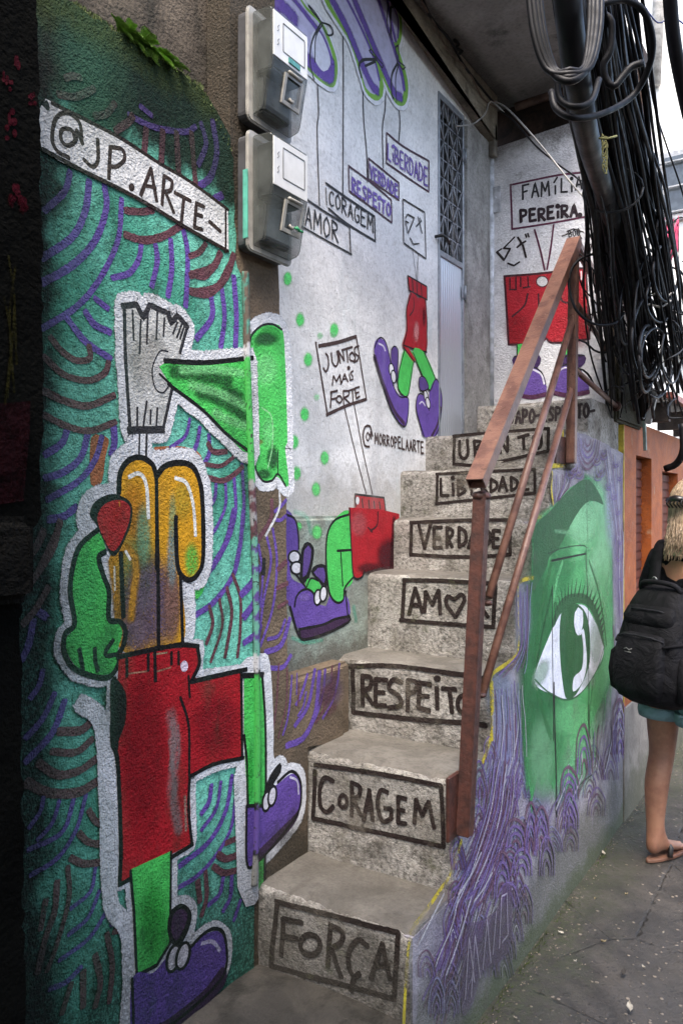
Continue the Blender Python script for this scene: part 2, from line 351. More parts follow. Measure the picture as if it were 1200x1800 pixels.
SP_BACK = dict(c1=(.70, .70, .715), c2=(.54, .54, .56), c3=(.12, .12, .12), vs=5, fs=80, fa=.3, bump=[(14, .006, 3), (95, .006, 3)],
    dirt=[dict(k="z", a=3.35, b=3.68, s=6, n=1.2, c=(.10, .09, .08), amt=.8), dict(k="spots", a=.6, b=.7, s=12, c=(.18, .17, .16), amt=.5)], pf=.15)
SP_BARE = dict(c1=(.15, .135, .115), c2=(.075, .066, .055), c3=(.015, .014, .012), vs=6, fs=70, fa=.5, bump=[(9, .01, 4), (90, .006, 3)],
    dirt=[dict(k="spots", a=.54, b=.68, s=5, c=(.022, .02, .016), amt=.8)])
SP_DARK = dict(spec=.04, pf=.05, c1=(.004, .004, .0033), c2=(.0018, .0018, .0015), c3=(.0035, .0035, .003), vs=4, fs=60, fa=.4, bump=[(12, .012, 4), (90, .006, 3)], rough=.95)
M_MURAL, M_PIER, M_WHITE, M_LEDGE = [wall_mat(n, s) for n, s in (("mural plaster", SP_MURAL), ("brown render", SP_PIER), ("white plaster", SP_WHITE), ("grey plaster", SP_LEDGE))]
M_STEP, M_EYEW, M_BACK, M_BARE, M_DARK = [wall_mat(n, s) for n, s in (("rough concrete", SP_STEP), ("lavender plaster", SP_EYE), ("landing plaster", SP_BACK), ("bare concrete", SP_BARE), ("near black wall", SP_DARK))]
P_MURAL, P_PIER, P_WHITE, P_LEDGE = paint_mat("paint mural", SP_MURAL), paint_mat("paint pier", SP_PIER), paint_mat("paint white", SP_WHITE, .6, 1), paint_mat("paint ledge", SP_LEDGE, .6, 1)
P_STEP, P_EYE, P_BACK = paint_mat("paint step", SP_STEP, 1.0, .78), paint_mat("paint eye", SP_EYE, .6, .8), paint_mat("paint landing", SP_BACK, .7, 1)
SP_TREAD = dict(c1=(.17, .155, .135), c2=(.11, .10, .085), c3=(.03, .028, .024), vs=7, fs=60, fa=.4, rough=.8, bump=[(14, .006, 4), (110, .004, 3)],
    dirt=[dict(k="z", a=.9, b=.2, s=6, n=.8, c=(.06, .054, .046), amt=.6), dict(k="spots", a=.6, b=.7, s=20, c=(.05, .045, .04), amt=.5)])  # z layer takes the lower treads down the same way
M_TREAD = wall_mat("worn tread concrete", SP_TREAD)
P_DARK = paint_mat("paint dark wall", SP_DARK, 1.0, .62)
EXT = Vector((-.1, 0, 0))
def wallX(poly, x, depth=.1):
    return MB().prism([(x, p[0], p[1]) for p in poly], (-depth, 0, 0))
def yz(px, py, x): v = onX(px, py, x); return (v.y, v.z)
def jag(P, amp=.006, step=.02):
    out = []
    for a, b in zip(P[:-1], P[1:]):
        a, b = Vector(a), Vector(b); m = max(1, int((b - a).length / step))
        for i in range(m):
            q = a.lerp(b, i / m); out.append((q.x + random.uniform(-amp, amp) * (i > 0), q.y + random.uniform(-amp, amp) * (i > 0)))
    return out + [tuple(P[-1])]
# ---------------------------------------------------------------- ground (structure)
def ground():
    bm = bmesh.new(); xs = []; 
    def axis(lo, hi, f0, f1, fine, coarse):
        v = lo; o = []
        while v < hi: o.append(v); v += fine if f0 <= v < f1 else coarse
        return o + [hi]
    X = axis(-6, 6, -1.2, .6, .03, .6); Y = axis(-8, 26, 1.4, 5.2, .04, .8); vs = []; fs = []
    for y in Y:
        for x in X:
            d = .012 * mn.noise(Vector((x * 2.1, y * 2.1, 0))) + .006 * mn.noise(Vector((x * 9, y * 9, 3))) + .003 * mn.noise(Vector((x * 25, y * 25, 5)))
            vs.append((x, y, d + .022 * math.exp(-max(0, x + .99) / .09)))
    n = len(X)
    for j in range(len(Y) - 1):
        for i in range(n - 1): fs.append((j * n + i, j * n + i + 1, (j + 1) * n + i + 1, (j + 1) * n + i))
    m = NT("alley concrete"); c = m.mix(m.ramp(m.noise(2.6, 9, .72, dist=.8), .40, .60), (.056, .048, .040), (.024, .021, .018))
    v = m.voro(30); ag = m.ramp(v.outputs["Distance"], .16, .24, 1, 0); rnd = m.ramp(m.noise(26, 2, .5, off=4), .49, .56)
    c = m.mix(m.math('MULTIPLY', m.math('MULTIPLY', ag, rnd), .8), c, m.mix(m.noise(60, 2), (.22, .19, .15), (.34, .27, .2)))
    v2 = m.voro(60); c = m.mix(m.math('MULTIPLY', m.ramp(v2.outputs["Distance"], .2, .34, 1, 0), m.ramp(m.noise(14, 4, off=8), .44, .6)), c, (.02, .018, .016))
    cr = m.voro(1.5, 'DISTANCE_TO_EDGE', v=None); wob = m.ramp(m.math('ADD', cr.outputs["Distance"], m.math('MULTIPLY', m.noise(24, 4), .05)), .020, .034, 1, 0)
    c = m.mix(m.math('MULTIPLY', m.math('MULTIPLY', wob, m.ramp(m.noise(1.1, 2, off=21), .52, .6)), .7), c, (.012, .011, .01))
    x = m.axis(0); mossf = m.math('MULTIPLY', m.ramp(m.math('ADD', x, m.math('MULTIPLY', m.math('SUBTRACT', m.noise(9, 5), .5), .5)), -.98, -.70, 1, 0), m.ramp(m.noise(60, 3, off=5), .3, .6))
    c = m.mix(m.math('MULTIPLY', mossf, .8), c, (.030, .036, .014))
    h = m.math('SUBTRACT', m.math('ADD', m.math('MULTIPLY', ag, .5), m.noise(55, 6, .7)), m.math('MULTIPLY', m.math('MULTIPLY', wob, m.ramp(m.noise(1.1, 2, off=21), .52, .6)), 1.0))
    mat = m.fin(c, m.ramp(m.noise(5, 4, off=3), .35, .7, .55, .9), m.bump(h, .011))
    tag(link("alley_ground", mesh(vs, fs, True), mat), kind="structure")
ground()
def landing():
    vs = []; fs = []; nx, ny = 50, 70; x0, x1, y0, y1 = -1.72, -.992, .2, YK[1] + .06
    for j in range(ny + 1):
        for i in range(nx + 1):
            x = x0 + (x1 - x0) * i / nx; y = y0 + (y1 - y0) * j / ny
            vs.append((x, y, TK[0] + .014 * mn.noise(Vector((x * 4, y * 4, 1))) + .006 * mn.noise(Vector((x * 16, y * 16, 2)))))
    for j in range(ny):
        for i in range(nx): fs.append((j * (nx + 1) + i, j * (nx + 1) + i + 1, (j + 1) * (nx + 1) + i + 1, (j + 1) * (nx + 1) + i))
    b = MB().add(vs, fs, True).box((x0, y0, -.3), (x1, y0 + .02, TK[0] - .01)).box((x1 - .02, y0, -.3), (x1, YK[1], TK[0] - .012))
    sp = dict(SP_TREAD); sp["c1"] = (.06, .054, .046); sp["c2"] = (.035, .032, .028); sp["dirt"] = [dict(k="spots", a=.5, b=.66, s=9, c=(.012, .012, .009), amt=.8)]
    tag(link("stair_foot_pavement", b.me(), wall_mat("damp concrete", sp)), kind="structure")
landing()
# ---------------------------------------------------------------- staircase
def disp(v):
    return .004 * mn.noise(Vector((v.x * 9, v.y * 3, v.z * 9))) + .002 * mn.noise(Vector((v.x * 22, v.y, v.z * 22 + 4)))
stair = empty("staircase", "steep concrete staircase with a painted word framed on every riser", "staircase", (-1.3, YK[1], TK[0]))
STEPS = []
for k in range(1, 9):
    y0, y1, z0, z1 = YK[k], (YK[k + 1] if k < 8 else YB) + .06, TK[k - 1] - .05, TK[k]
    x0 = -1.54 if k <= 2 else -1.75
    x1 = XE - .001 - .0003 * k
    if k == 8: x0 = onY(838, 730, y0).x
    r = .019; prof = []
    m = max(6, int((z1 - z0 - r) / .012))
    for i in range(m): prof.append((y0, z0 + (z1 - z0 - r) * i / m, -1, 0))
    for i in range(5):
        a = math.pi / 2 * i / 4; prof.append((y0 + r - r * math.cos(a), z1 - r + r * math.sin(a), -math.cos(a), math.sin(a)))
    m = max(4, int((y1 - y0) / .03))
    for i in range(1, m + 1): prof.append((y0 + r + (y1 - y0 - r) * i / m, z1, 0, 1))
    nx = int((x1 - x0) / .012); vs = []; fs = []; mi = []
    for (y, z, ny, nz) in prof:
        for i in range(nx + 1):
            x = x0 + (x1 - x0) * i / nx
            d = disp(Vector((x, y0, z))) if nz == 0 else .003 * mn.noise(Vector((x * 8, y * 8, z * 3)))
            if ny and nz: 
                ch = mn.noise(Vector((x * 14, k * 3.3, 1))) + .6 * mn.noise(Vector((x * 45, k, 2))); d += -.004 - .026 * max(0, ch - .05)
            if nz == 0 and z < z0 + .05 + .05: d += .006 * max(0, mn.noise(Vector((x * 12, k * 7, z * 20))))
            vs.append((x, y + ny * d, z + nz * d))
    n = nx + 1
    for j in range(len(prof) - 1):
        for i in range(nx): fs.append((j * n + i, j * n + i + 1, (j + 1) * n + i + 1, (j + 1) * n + i)); mi.append(1 if prof[j][3] > .9 else 0)
    for side in (0, nx):
        ids = [j * n + side for j in range(len(prof))]; b = len(vs); vs.append((vs[ids[0]][0], y1, z0)); fs.append(ids + [b]); mi.append(0)
    me = bpy.data.meshes.new("m"); me.from_pydata(vs, [], fs)
    o = part("step", me, [M_STEP, M_TREAD], stair); me.polygons.foreach_set("material_index", mi); me.polygons.foreach_set("use_smooth", [len(f) == 4 for f in fs])
    bm = bmesh.new(); bm.from_mesh(me); bmesh.ops.recalc_face_normals(bm, faces=bm.faces); bm.to_mesh(me); bm.free()
    STEPS.append(o)
# block that carries the wide end of the third tread, left of the stair
b = MB().box((XB - .06, 1.9, .0), (XL - .014, 2.36, TK[3] - .006)); part("side_block", bevel(b.me(), .012, 3), M_PIER, stair)
def rc(k): return Coat('Y', YK[k], .0022, disp)
H_, I_, J_ = (400, 800, 2.4), (400, 1200, 2.4), (700, 400, 2.4)
c = rc(1).z(*I_)
for q in ("205,922 450,985 720,1055", "720,1055 712,1200 702,1330", "705,1335 450,1265 188,1195", "212,930 195,1070 185,1200", "236,995 232,1080 228,1150", "236,995 315,1012", "235,1070 295,1080", "435,1020 430,1100 425,1195", "435,1025 482,1050 480,1095 436,1120", "440,1120 480,1245", "592,1110 555,1085 518,1125 513,1195 535,1240 558,1225", "535,1245 518,1300", "605,1250 655,1098", "655,1098 686,1250", "630,1195 680,1185"): c.st(BRN, 23, q)
c.ring(BRN, 24, (350, 1105), 42, 42); sub("painted_word", c.me(), P_STEP, STEPS[0])
c = rc(2).z(*I_)
for q in ("370,345 650,385 900,435", "900,435 908,560 912,690", "912,690 650,635 360,570", "372,370 366,480 362,570", "447,415 412,400 390,450 393,520 420,545 446,522", "525,560 525,420", "525,420 558,440 553,478 527,490", "530,490 565,560", "575,582 598,452", "598,452 612,580", "582,535 606,535", "675,462 645,455 633,520 655,585 690,572", "690,572 690,532", "690,532 662,530", "752,490 720,482", "720,482 720,590", "720,590 752,594", "722,535 746,540", "788,592 795,492", "795,492 820,560", "820,560 848,502", "848,502 872,612"): c.st(BRN, 19, q)
c.ring(BRN, 17, (488, 500), 17, 26); sub("painted_word", c.me(), P_STEP, STEPS[1])
c = rc(3).z(*H_)
for q in ("508,890 700,890 1000,928 1090,945", "530,900 530,1085", "530,1085 800,1115 1010,1130 1090,1140", "570,1055 570,930", "570,930 604,940 602,978 572,995", "575,995 612,1050", "672,950 625,945", "625,945 625,1055", "625,1055 668,1056", "625,1000 660,1002", "735,958 698,948 680,985 722,1015 730,1055 680,1066", "760,1078 760,950", "760,950 796,958 792,992 762,1008", "856,968 810,960", "810,960 805,1065", "805,1065 852,1078", "808,1015 846,1018", "882,982 884,1070", "905,985 962,988", "935,988 946,1085"): c.st(BRN, 20, q)
c.dot(BRN, (884, 942), 13, 11); c.ring(BRN, 19, (998, 1050), 28, 38); sub("painted_word", c.me(), P_STEP, STEPS[2])
c = rc(4).z(*H_)
for q in ("740,527 900,530 1130,542", "1130,542 1120,725", "1122,725 900,710 728,695", "745,530 736,695", "765,672 792,560", "792,560 822,662", "775,632 812,632", "830,662 836,576", "836,576 862,632", "862,632 890,570", "890,570 896,672", "960,682 922,630 928,595 955,608 985,588 998,612 962,682", "1058,682 1060,580", "1060,580 1090,594 1085,620 1062,632", "1065,632 1098,682"): c.st(BRN, 17, q)
sub("painted_word", c.me(), P_STEP, STEPS[3])
c = rc(5).z(*H_)
for q in ("770,285 1000,275 1190,274", "1190,274 1190,420", "1190,420 1000,430 770,420", "775,290 772,420", "806,295 830,395", "830,395 856,290", "902,305 870,305", "870,305 870,390", "870,390 902,390", "870,350 895,350", "925,390 924,305", "924,305 947,318 944,340 926,350", "928,350 946,388", "975,388 975,305", "975,305 1002,325 1002,368 975,386", "1015,392 1040,310", "1040,310 1056,392", "1022,362 1052,362", "1085,388 1085,310", "1085,310 1108,335 1105,365 1085,386", "1148,320 1120,318", "1120,318 1120,388", "1120,388 1148,388", "1120,352 1142,352"): c.st(BRN, 15, q)
sub("painted_word", c.me(), P_STEP, STEPS[4])
c = rc(6).z(*J_)
for q in ("160,1040 350,1030 575,1020", "575,1020 575,1120", "575,1120 350,1145 158,1165", "166,1040 162,1165", "180,1060 180,1130", "180,1130 212,1130", "230,1078 232,1130", "252,1130 250,1065", "250,1065 278,1075 256,1096", "256,1096 282,1110 252,1130", "335,1060 308,1062", "308,1062 308,1125", "308,1125 338,1124", "308,1092 330,1092", "352,1122 350,1060", "350,1060 372,1070 352,1092", "352,1092 376,1120", "390,1116 390,1060", "390,1060 416,1078 412,1100 390,1116", "424,1112 440,1052", "440,1052 458,1112", "430,1090 454,1090", "476,1110 475,1052", "475,1052 500,1070 496,1096 476,1110", "546,1044 520,1046", "520,1046 516,1106", "516,1106 548,1104", "518,1074 542,1074"): c.st(BRN, 12, q)
c.dot(BRN, (230, 1056), 7, 7); sub("painted_word", c.me(), P_STEP, STEPS[5])
c = rc(7).z(*J_)
for q in ("230,880 400,865 634,848", "632,848 630,940", "630,942 440,985 320,1002 240,998", "236,880 234,1000", "258,900 260,958 278,975 294,952 290,895", "325,966 320,900", "320,900 350,906 328,932", "328,932 356,948 325,966", "375,895 378,945 395,955 408,940 405,888", "430,950 425,890", "425,890 460,945", "460,945 460,880", "505,886 548,874", "527,880 530,935", "570,880 572,918 590,932 602,910 600,870"): c.st(BRN, 13, q)
sub("painted_word", c.me(), P_STEP, STEPS[6])
c = rc(8); c.text((.03, .02, .02), 4.5, "JAPO-ESPiRiTO-", "893,724 1046,709 1046,733 892,746"); sub("painted_word", c.me(), P_BACK, STEPS[7])
for o_, w_d in zip(STEPS, ("FORÇA", "CORAGEM", "RESPEITO", "AMOR with a heart for its O", "VERDADE", "LIBERDADE", "UBUNTU", "JAPO-ESPIRITO")): o_["label"] = "concrete step with the riser lettered " + w_d
# ---------------------------------------------------------------- eye wall (side wall of the stair along the alley)
yE, zEt = yz(1094, 797, XE)
top = []
for k in range(1, 8):
    top += [(YK[k] + .012, TK[k - 1] - .01 if k > 1 else -.35), (YK[k] + .012, TK[k] - .012)]
top += [yz(1008, 757, XE), yz(1046, 771, XE), (yE, zEt)]
poly = top[:1] + jag(top[1:], .003, .04) + [(yE, -.35)]
eyew = empty("eye_mural_wall", "lavender side wall of the stair painted with a large green eye", "wall", (XE, 2.9, 0))
part("wall", wallX(poly, XE, .05).me(), M_EYEW, eyew)
M_LBASE = M_EYEW
bg = Coat('X', XE, .001, k=1.0)
V1, V2, V3, V4 = (.15, .095, .25), (.125, .06, .105), (.38, .36, .42), (.20, .19, .33)
def fam(g1, g2, n, cols, wd=4, wob=2.0):
    a = catmull([(x, y, 0) for x, y in pts(g1)], step=4); b = catmull([(x, y, 0) for x, y in pts(g2)], step=4)
    for i in range(n):
        t = i / max(1, n - 1); ph = random.random() * 9; t0, t1 = random.uniform(0, .15), random.uniform(.85, 1); q = []
        for j in range(13):
            u = t0 + (t1 - t0) * j / 12; p = a[int(u * (len(a) - 1))].lerp(b[int(u * (len(b) - 1))], t)
            q.append((p.x + wob * mn.noise(Vector((u * 3, ph, 1))) * bg.T[2], p.y + wob * mn.noise(Vector((u * 3, ph, 7))) * bg.T[2]))
        bg.st(cols[i % len(cols)], wd * 1.6 * bg.T[2] * random.uniform(.6, 1.25), q)
def arches(outer, n, c0, cols, wd=4):
    for i in range(n):
        s_ = 1 - i / (n + .3); q = [(c0[0] + (x - c0[0]) * s_, c0[1] + (y - c0[1]) * s_) for x, y in pts(outer)]
        bg.st(cols[i % len(cols)], wd * 1.35 * bg.T[2], q)
L_, K_ = (750, 1200, 2.667), (800, 700, 3.0)
bg.z(*L_)
for x, y, rx, ry, cc in ((380, 200, 60, 200, (.22, .24, .48)), (340, 60, 60, 120, (.25, .34, .45)), (240, 480, 70, 120, (.16, .24, .26)), (350, 450, 60, 160, (.22, .22, .5)), (330, 800, 90, 160, (.2, .18, .36)), (520, 600, 60, 100, (.26, .2, .46)), (660, 480, 60, 120, (.26, .2, .46)), (120, 1250, 110, 300, (.16, .13, .22))): bg.dot(cc, (x, y), rx * 1.3, ry * 1.3, soft=.32)
fam("300,0 308,150 298,300 245,430", "455,-20 462,200 470,420 370,650", 11, [V4, V2, V4, V1], 3.2)
fam("300,280 260,400 240,560", "430,100 440,400 400,560 340,720", 8, [V2, V4], 3.6)
fam("245,450 235,620 170,760", "345,600 300,820 200,990", 9, [V1, V2], 3.6)
fam("240,600 180,780 100,950", "300,620 260,780 150,960", 5, [V4, V2], 3)
fam("150,940 100,1150 10,1350", "300,1010 215,1300 110,1600", 11, [V1, V2, V1, V3], 4.2)
fam("110,1050 60,1300 -30,1500", "200,1250 120,1450 60,1680", 8, [V1, V2], 4.2)
fam("430,-20 425,200 380,420 300,640", "470,300 440,520 400,640 330,800", 7, [V3, V1], 3)
rs = random.Random(4)
for row in range(15):
    yy_ = 330 + row * 84; xl = max(-30, 300 - (yy_ - 330) * .30) + (row % 2) * 34; xr_ = 930 - (yy_ - 330) * .56
    x_ = xl
    while x_ < xr_:
        w_ = rs.uniform(26, 44); h_ = rs.uniform(70, 150); lean = rs.uniform(-18, 6)
        if rs.random() < .36: arches(f"{x_-w_},{yy_+40} {x_-w_*.85+lean},{yy_-h_*.45} {x_+lean},{yy_-h_} {x_+w_*.85+lean},{yy_-h_*.45} {x_+w_},{yy_+40}", rs.choice((3, 4, 4, 5)), (x_, yy_ + 40), rs.choice(([V1, V2], [V2, V1], [V4, V1], [V1, V2, V1, V3])), rs.uniform(2.0, 3.2))
        x_ += w_ * rs.uniform(1.5, 2.1)
for i in range(16):
    t = i / 15; x0 = 300 + 120 * t; fam(f"{x0},{330+60*t} {x0-30},{560+60*t} {x0-110},{820+40*t} {x0-210},{1090+30*t}", f"{x0+14},{340+60*t} {x0-12},{570+60*t} {x0-92},{835+40*t} {x0-190},{1110+30*t}", 2, [(V1, V2, V4, V1, V3)[i % 5], (V2, V1)[i % 2]], 2.6, 5)
fam("300,60 300,200 280,350", "440,0 455,200 465,400", 7, [V3, V4], 2.4)
fam("160,930 110,1130 30,1330", "330,1000 230,1290 140,1590", 7, [V3, V1], 3)
fam("230,760 190,860 120,980", "330,900 260,1010 220,1050", 6, [V1, V3, V2], 3.4)
fam("640,400 620,500 560,640", "740,300 740,420 690,560", 6, [V1, V3, V2], 3)
fam("780,200 775,330 770,420", "880,150 850,330 820,460", 6, [V1, V2, V3], 2.6)
for o_, n_, c0 in (("350,760 372,660 415,640 458,690 472,790", 4, (412, 780)), ("298,1010 308,860 345,790 382,850 388,980", 4, (345, 1000)), ("385,900 410,800 450,780 480,830 485,900", 3, (440, 900)), ("450,800 455,640 480,560 508,640 510,810", 4, (482, 800)), ("498,780 500,650 530,580 562,650 562,770", 4, (530, 780)), ("620,520 628,430 660,395 700,450 705,540", 4, (662, 540)), ("630,680 640,560 665,520 700,600 705,680", 3, (668, 680)), ("860,330 870,130 905,80 935,200 935,330", 5, (903, 330)), ("310,1040 350,950 400,950 430,1050", 2, (375, 1050)), ("520,900 530,760 560,720 590,800 590,900", 3, (555, 900)), ("690,420 700,250 735,200 765,330 770,420", 4, (733, 430))): arches(o_, n_, c0, [V2 if n_ > 3 else V1, V1, V1], 4.4)
bg.fl((.15, .09, .2), "155,1490 172,1160 260,1110 330,1040 345,950 372,935 392,955 388,1190 350,1290 250,1360 215,1480 170,1560", rim=0, soft=.55)
for q in ("172,1480 190,1190 215,1400", "200,1470 218,1180 242,1380", "255,1340 275,1110 292,1310", "302,1270 318,1070", "332,1240 342,1000 368,985 372,1180 345,1215"): bg.st((.10, .045, .14), 17, q, smooth=False); bg.st((.42, .38, .47), 8, q, smooth=False)
for q in ("178,1500 200,1240 232,1420", "270,1320 282,1180"): bg.st((.10, .05, .16), 5, q, smooth=False)
bg.z(*K_)
for x, y, rx, ry, cc in ((640, 280, 60, 80, (.55, .5, .7)), (820, 600, 40, 200, (.5, .5, .72)), (850, 900, 30, 250, (.36, .3, .52)), (350, 1150, 40, 150, (.32, .3, .5))): bg.dot(cc, (x, y), rx * 1.2, ry * 1.2, soft=.4)
arches("630,215 645,320 690,375 735,325 755,225", 5, (690, 215), [V2, V2, V1], 2.8)
for (x, y) in ((738, 330), (760, 390), (775, 300), (620, 380), (645, 400), (745, 410), (600, 400)): arches(f"{x-24},{y-25} {x-18},{y+14} {x},{y+24} {x+18},{y+12} {x+24},{y-25}", 3, (x, y - 25), [V1, V2], 1.7)
fam("765,260 790,420 815,560 845,760", "875,290 878,500 880,800 878,900", 9, [V2, V4, V3, V1], 1.8, 3)
fam("830,640 850,900 862,1200", "876,700 880,1000 876,1400", 6, [V1, V2, V3], 2, 3)
fam("820,1150 835,1350 830,1500", "875,1300 872,1500 850,1650", 5, [V2, V1, V3], 2.2, 2)
arches("842,1800 848,1640 868,1590 882,1650 884,1800", 4, (866, 1800), [V2, V3], 2)
fam("505,400 512,480 515,560", "610,400 590,460 535,545", 7, [V2, V1, V3], 1.8)
fam("332,990 338,1150 330,1330 215,1470", "395,960 378,1200 365,1400 335,1500", 6, [V1, V2, V4], 2.6)
for (x, y, r) in ((800, 470, 16), (828, 520, 16), (850, 600, 15), (858, 420, 16), (840, 350, 16), (862, 760, 12), (850, 850, 12), (866, 950, 12)): arches(f"{x-r},{y-r} {x-r*.7},{y+r*.6} {x},{y+r} {x+r*.7},{y+r*.5} {x+r},{y-r}", 2, (x, y - r), [V1], 1.7)
part("painted_waves", bg.me(), P_EYE, eyew)
e = Coat('X', XE, .0032, k=1.0); e.z(*K_)
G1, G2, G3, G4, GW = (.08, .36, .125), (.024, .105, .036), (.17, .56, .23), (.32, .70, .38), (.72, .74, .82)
e.z(0, 0, 1)
for q in ("967,897 938,926 936,966 933,1033 925,1133 921,1200 920,1290 926,1380", "1027,843 1051,863 1068,917 1073,1000 1073,1150 1069,1195 1050,1240"): e.st(G1, 20, q, soft=.75)
e.fl(G1, "967,897 938,926 936,966 933,1033 925,1133 921,1200 920,1290 926,1360 933,1408 938,1380 945,1344 950,1378 961,1362 971,1385 982,1331 997,1305 1005,1312 1014,1278 1027,1297 1037,1270 1050,1240 1061,1215 1069,1195 1073,1150 1073,1000 1068,917 1051,863 1027,843 1000,860", False, 5)
for q, wd in (("930,1404 934,1438", 5), ("947,1346 949,1312", 6), ("1064,1200 1058,1290", 6), ("1076,1120 1070,1250", 6), ("1040,1280 1044,1330", 5)): e.st(G1, wd, q, taper=.7)
for c0, r, cc, a in (((985, 1310), (50, 80), G3, .7), ((1050, 960), (22, 110), G4, .75), ((1000, 940), (40, 50), G3, .9), ((1020, 915), (26, 40), G4, .7), ((942, 1180), (30, 190), (.03, .15, .05), .85), ((960, 1290), (30, 90), (.04, .2, .07), .6), ((985, 985), (18, 60), (.04, .2, .07), .5), ((1055, 1130), (20, 110), G3, .7), ((1010, 1265), (40, 30), G3, .6), ((950, 1330), (20, 60), G4, .35)): e.dot(cc, c0, r[0] * 1.3, r[1] * 1.3, soft=a)
e.z(*K_)
e.fl(G2, "500,592 600,482 680,430 735,472 775,560 745,545 700,540 655,580 605,660 570,730 530,800 492,830 470,900 440,950 405,1010 408,800 415,680", rim=2)  # dark olive band over the upper left, with a hard diagonal edge
e.st((.05, .22, .07), 50, "500,870 440,1150 415,1450", soft=.6); e.st(G2, 26, "505,1010 460,1200 420,1420", soft=.55); e.st(G3, 40, "560,860 530,960 510,1080", soft=.7)
e.st(G2, 20, "700,860 745,1000 778,1180 790,1300", soft=.6); e.st((.04, .19, .06), 40, "420,1520 470,1700 500,1790", soft=.55); e.st(G2, 24, "720,1480 700,1700 700,1800", soft=.35)
e.st(G4, 20, "520,700 600,715 660,770", soft=.4); e.st(G4, 24, "715,870 760,1010 790,1150", soft=.4)
e.fl(GW, "413,1482 500,1232 560,1130 660,1090 720,1160 777,1310 740,1430 650,1555 575,1582 500,1558", rim=1.5)
e.dot((.33, .45, .36), (445, 1450), 40, 90, soft=.75, ang=.4); e.dot((.40, .52, .46), (735, 1290), 40, 150, soft=.6); e.dot((.36, .48, .40), (690, 1480), 50, 60, soft=.4)
e.fl(G2, "552,1140 600,1088 640,1088 684,1140 704,1260 700,1400 664,1500 620,1572 575,1576 546,1350", rim=1); e.dot((.05, .17, .06), (600, 1300), 30, 220, soft=.5)
e.fl(GW, "642,1104 664,1122 665,1200 641,1250 622,1200 625,1130", rim=1); e.fl(GW, "648,1250 660,1240 670,1330 660,1430 620,1472 616,1545 664,1495 686,1400 680,1280 668,1215", rim=1)
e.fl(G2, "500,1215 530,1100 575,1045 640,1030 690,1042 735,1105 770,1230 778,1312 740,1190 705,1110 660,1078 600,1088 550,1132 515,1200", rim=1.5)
for q in ("545,1085 538,1040", "558,1072 552,1010", "572,1060 572,990", "588,1050 592,965", "604,1045 612,950", "622,1040 636,948", "642,1040 660,952", "664,1042 682,965", "684,1050 700,975", "700,1062 722,990", "715,1080 742,1010", "728,1100 756,1040", "740,1125 768,1070", "750,1150 776,1100", "758,1180 780,1140", "764,1210 784,1170", "530,1110 524,1070", "768,1240 782,1210"): e.st((.010, .045, .016), 23, q, taper=.85)
e.st(G2, 9, "413,1482 455,1525 500,1558 580,1590 660,1550 740,1432 778,1312"); e.st(G2, 8, "780,1310 770,1380 745,1430")
e.st(BLK, 11, "500,857 590,838 680,820"); e.st((.02, .03, .02), 5, "480,820 560,790 660,775 690,790")
e.st(BLK, 12, "505,990 505,1200 508,1500 512,1800"); e.st(BLK, 12, "518,1070 520,1190"); e.st((.01, .02, .01), 11, "682,800 690,1000 695,1200 697,1500 700,1750")
e.st((.03, .05, .03), 5, "683,380 688,600 692,760")
e.z(*L_); e.st(BLK, 17, "590,0 594,200 600,420 604,625"); e.st((.01, .015, .01), 10, "755,0 752,180 760,260"); e.st((.03, .03, .03), 6, "770,430 730,460 690,500")
for x, y in ((520, 1350), (560, 1320), (585, 1350), (630, 1400), (600, 1180), (690, 1310), (655, 1480), (700, 1380)): e.z(*K_).st((.03, .06, .03), 4, f"{x},{y} {x+4},{y+16}")
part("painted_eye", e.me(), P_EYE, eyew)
ye = Coat('X', XE, .0045, k=1.0); YL = (.55, .43, .02)
ye.z(*K_)
for q in ("405,690 412,640 445,625", "322,985 345,960 405,945", "322,980 325,1150 322,1330 262,1398 195,1448 180,1510 182,1640 188,1800", "560,170 566,340 612,348", "505,400 500,360 560,355", "505,400 500,480 510,560"): ye.st(YL, 24, q)
ye.z(*I_)
for q in ("985,360 990,400", "980,665 950,760 915,840", "905,850 850,930 775,1030", "765,1045 752,1150 742,1300 735,1460", "1108,0 1112,120 1100,250 1070,330"): ye.st(YL, 28, q)
ye.st((.6, .58, .6), 14, "905,890 860,980 800,1100", soft=.8)
part("painted_edge", ye.me(), paint_mat("worn yellow paint", SP_EYE, 1.5, .56), eyew)
# ---------------------------------------------------------------- mural wall on the left
mural = empty("mural_wall", "rough turquoise wall with purple waves and a painted striding plank-headed figure", "wall", (XL, 1.3, 0))
poly = [(.6, -.1), (1.80, -.1)] + [yz(x, y, XL) for x, y in ((447, 1560), (452, 1400), (451, 1150), (447, 950), (438, 740), (434, 640), (433, 500))] + jag([yz(417, 470, XL), yz(412, 330, XL), yz(405, 240, XL), yz(382, 196, XL), yz(350, 152, XL), yz(250, 84, XL), yz(125, 2, XL), yz(60, -40, XL)], .009, .03) + [(.6, 2.86)]
part("wall", wallX(poly, XL, .12).me(), M_MURAL, mural)
A_, D_, F_, G_, B_, E_ = (0, 0, 3), (0, 450, 2.4), (0, 900, 2.4), (0, 1350, 2.4), (350, 0, 3), (400, 500, 3)
w_ = Coat('X', XL)
def arcs(P, M, wp, wm):
    for q in P: w_.st(PUR, wp * 1.28 * random.uniform(.85, 1.15), q)
    for q in M: w_.st(MAR, wm * 1.2 * random.uniform(.85, 1.15), q)
w_.z(*D_).fl((.42, .13, .05), "388,770 425,765 455,775 440,850 425,950 388,960", rim=4); w_.fl((.42, .13, .05), "650,812 760,808 830,828 850,860 845,890 800,850 700,825", rim=4)
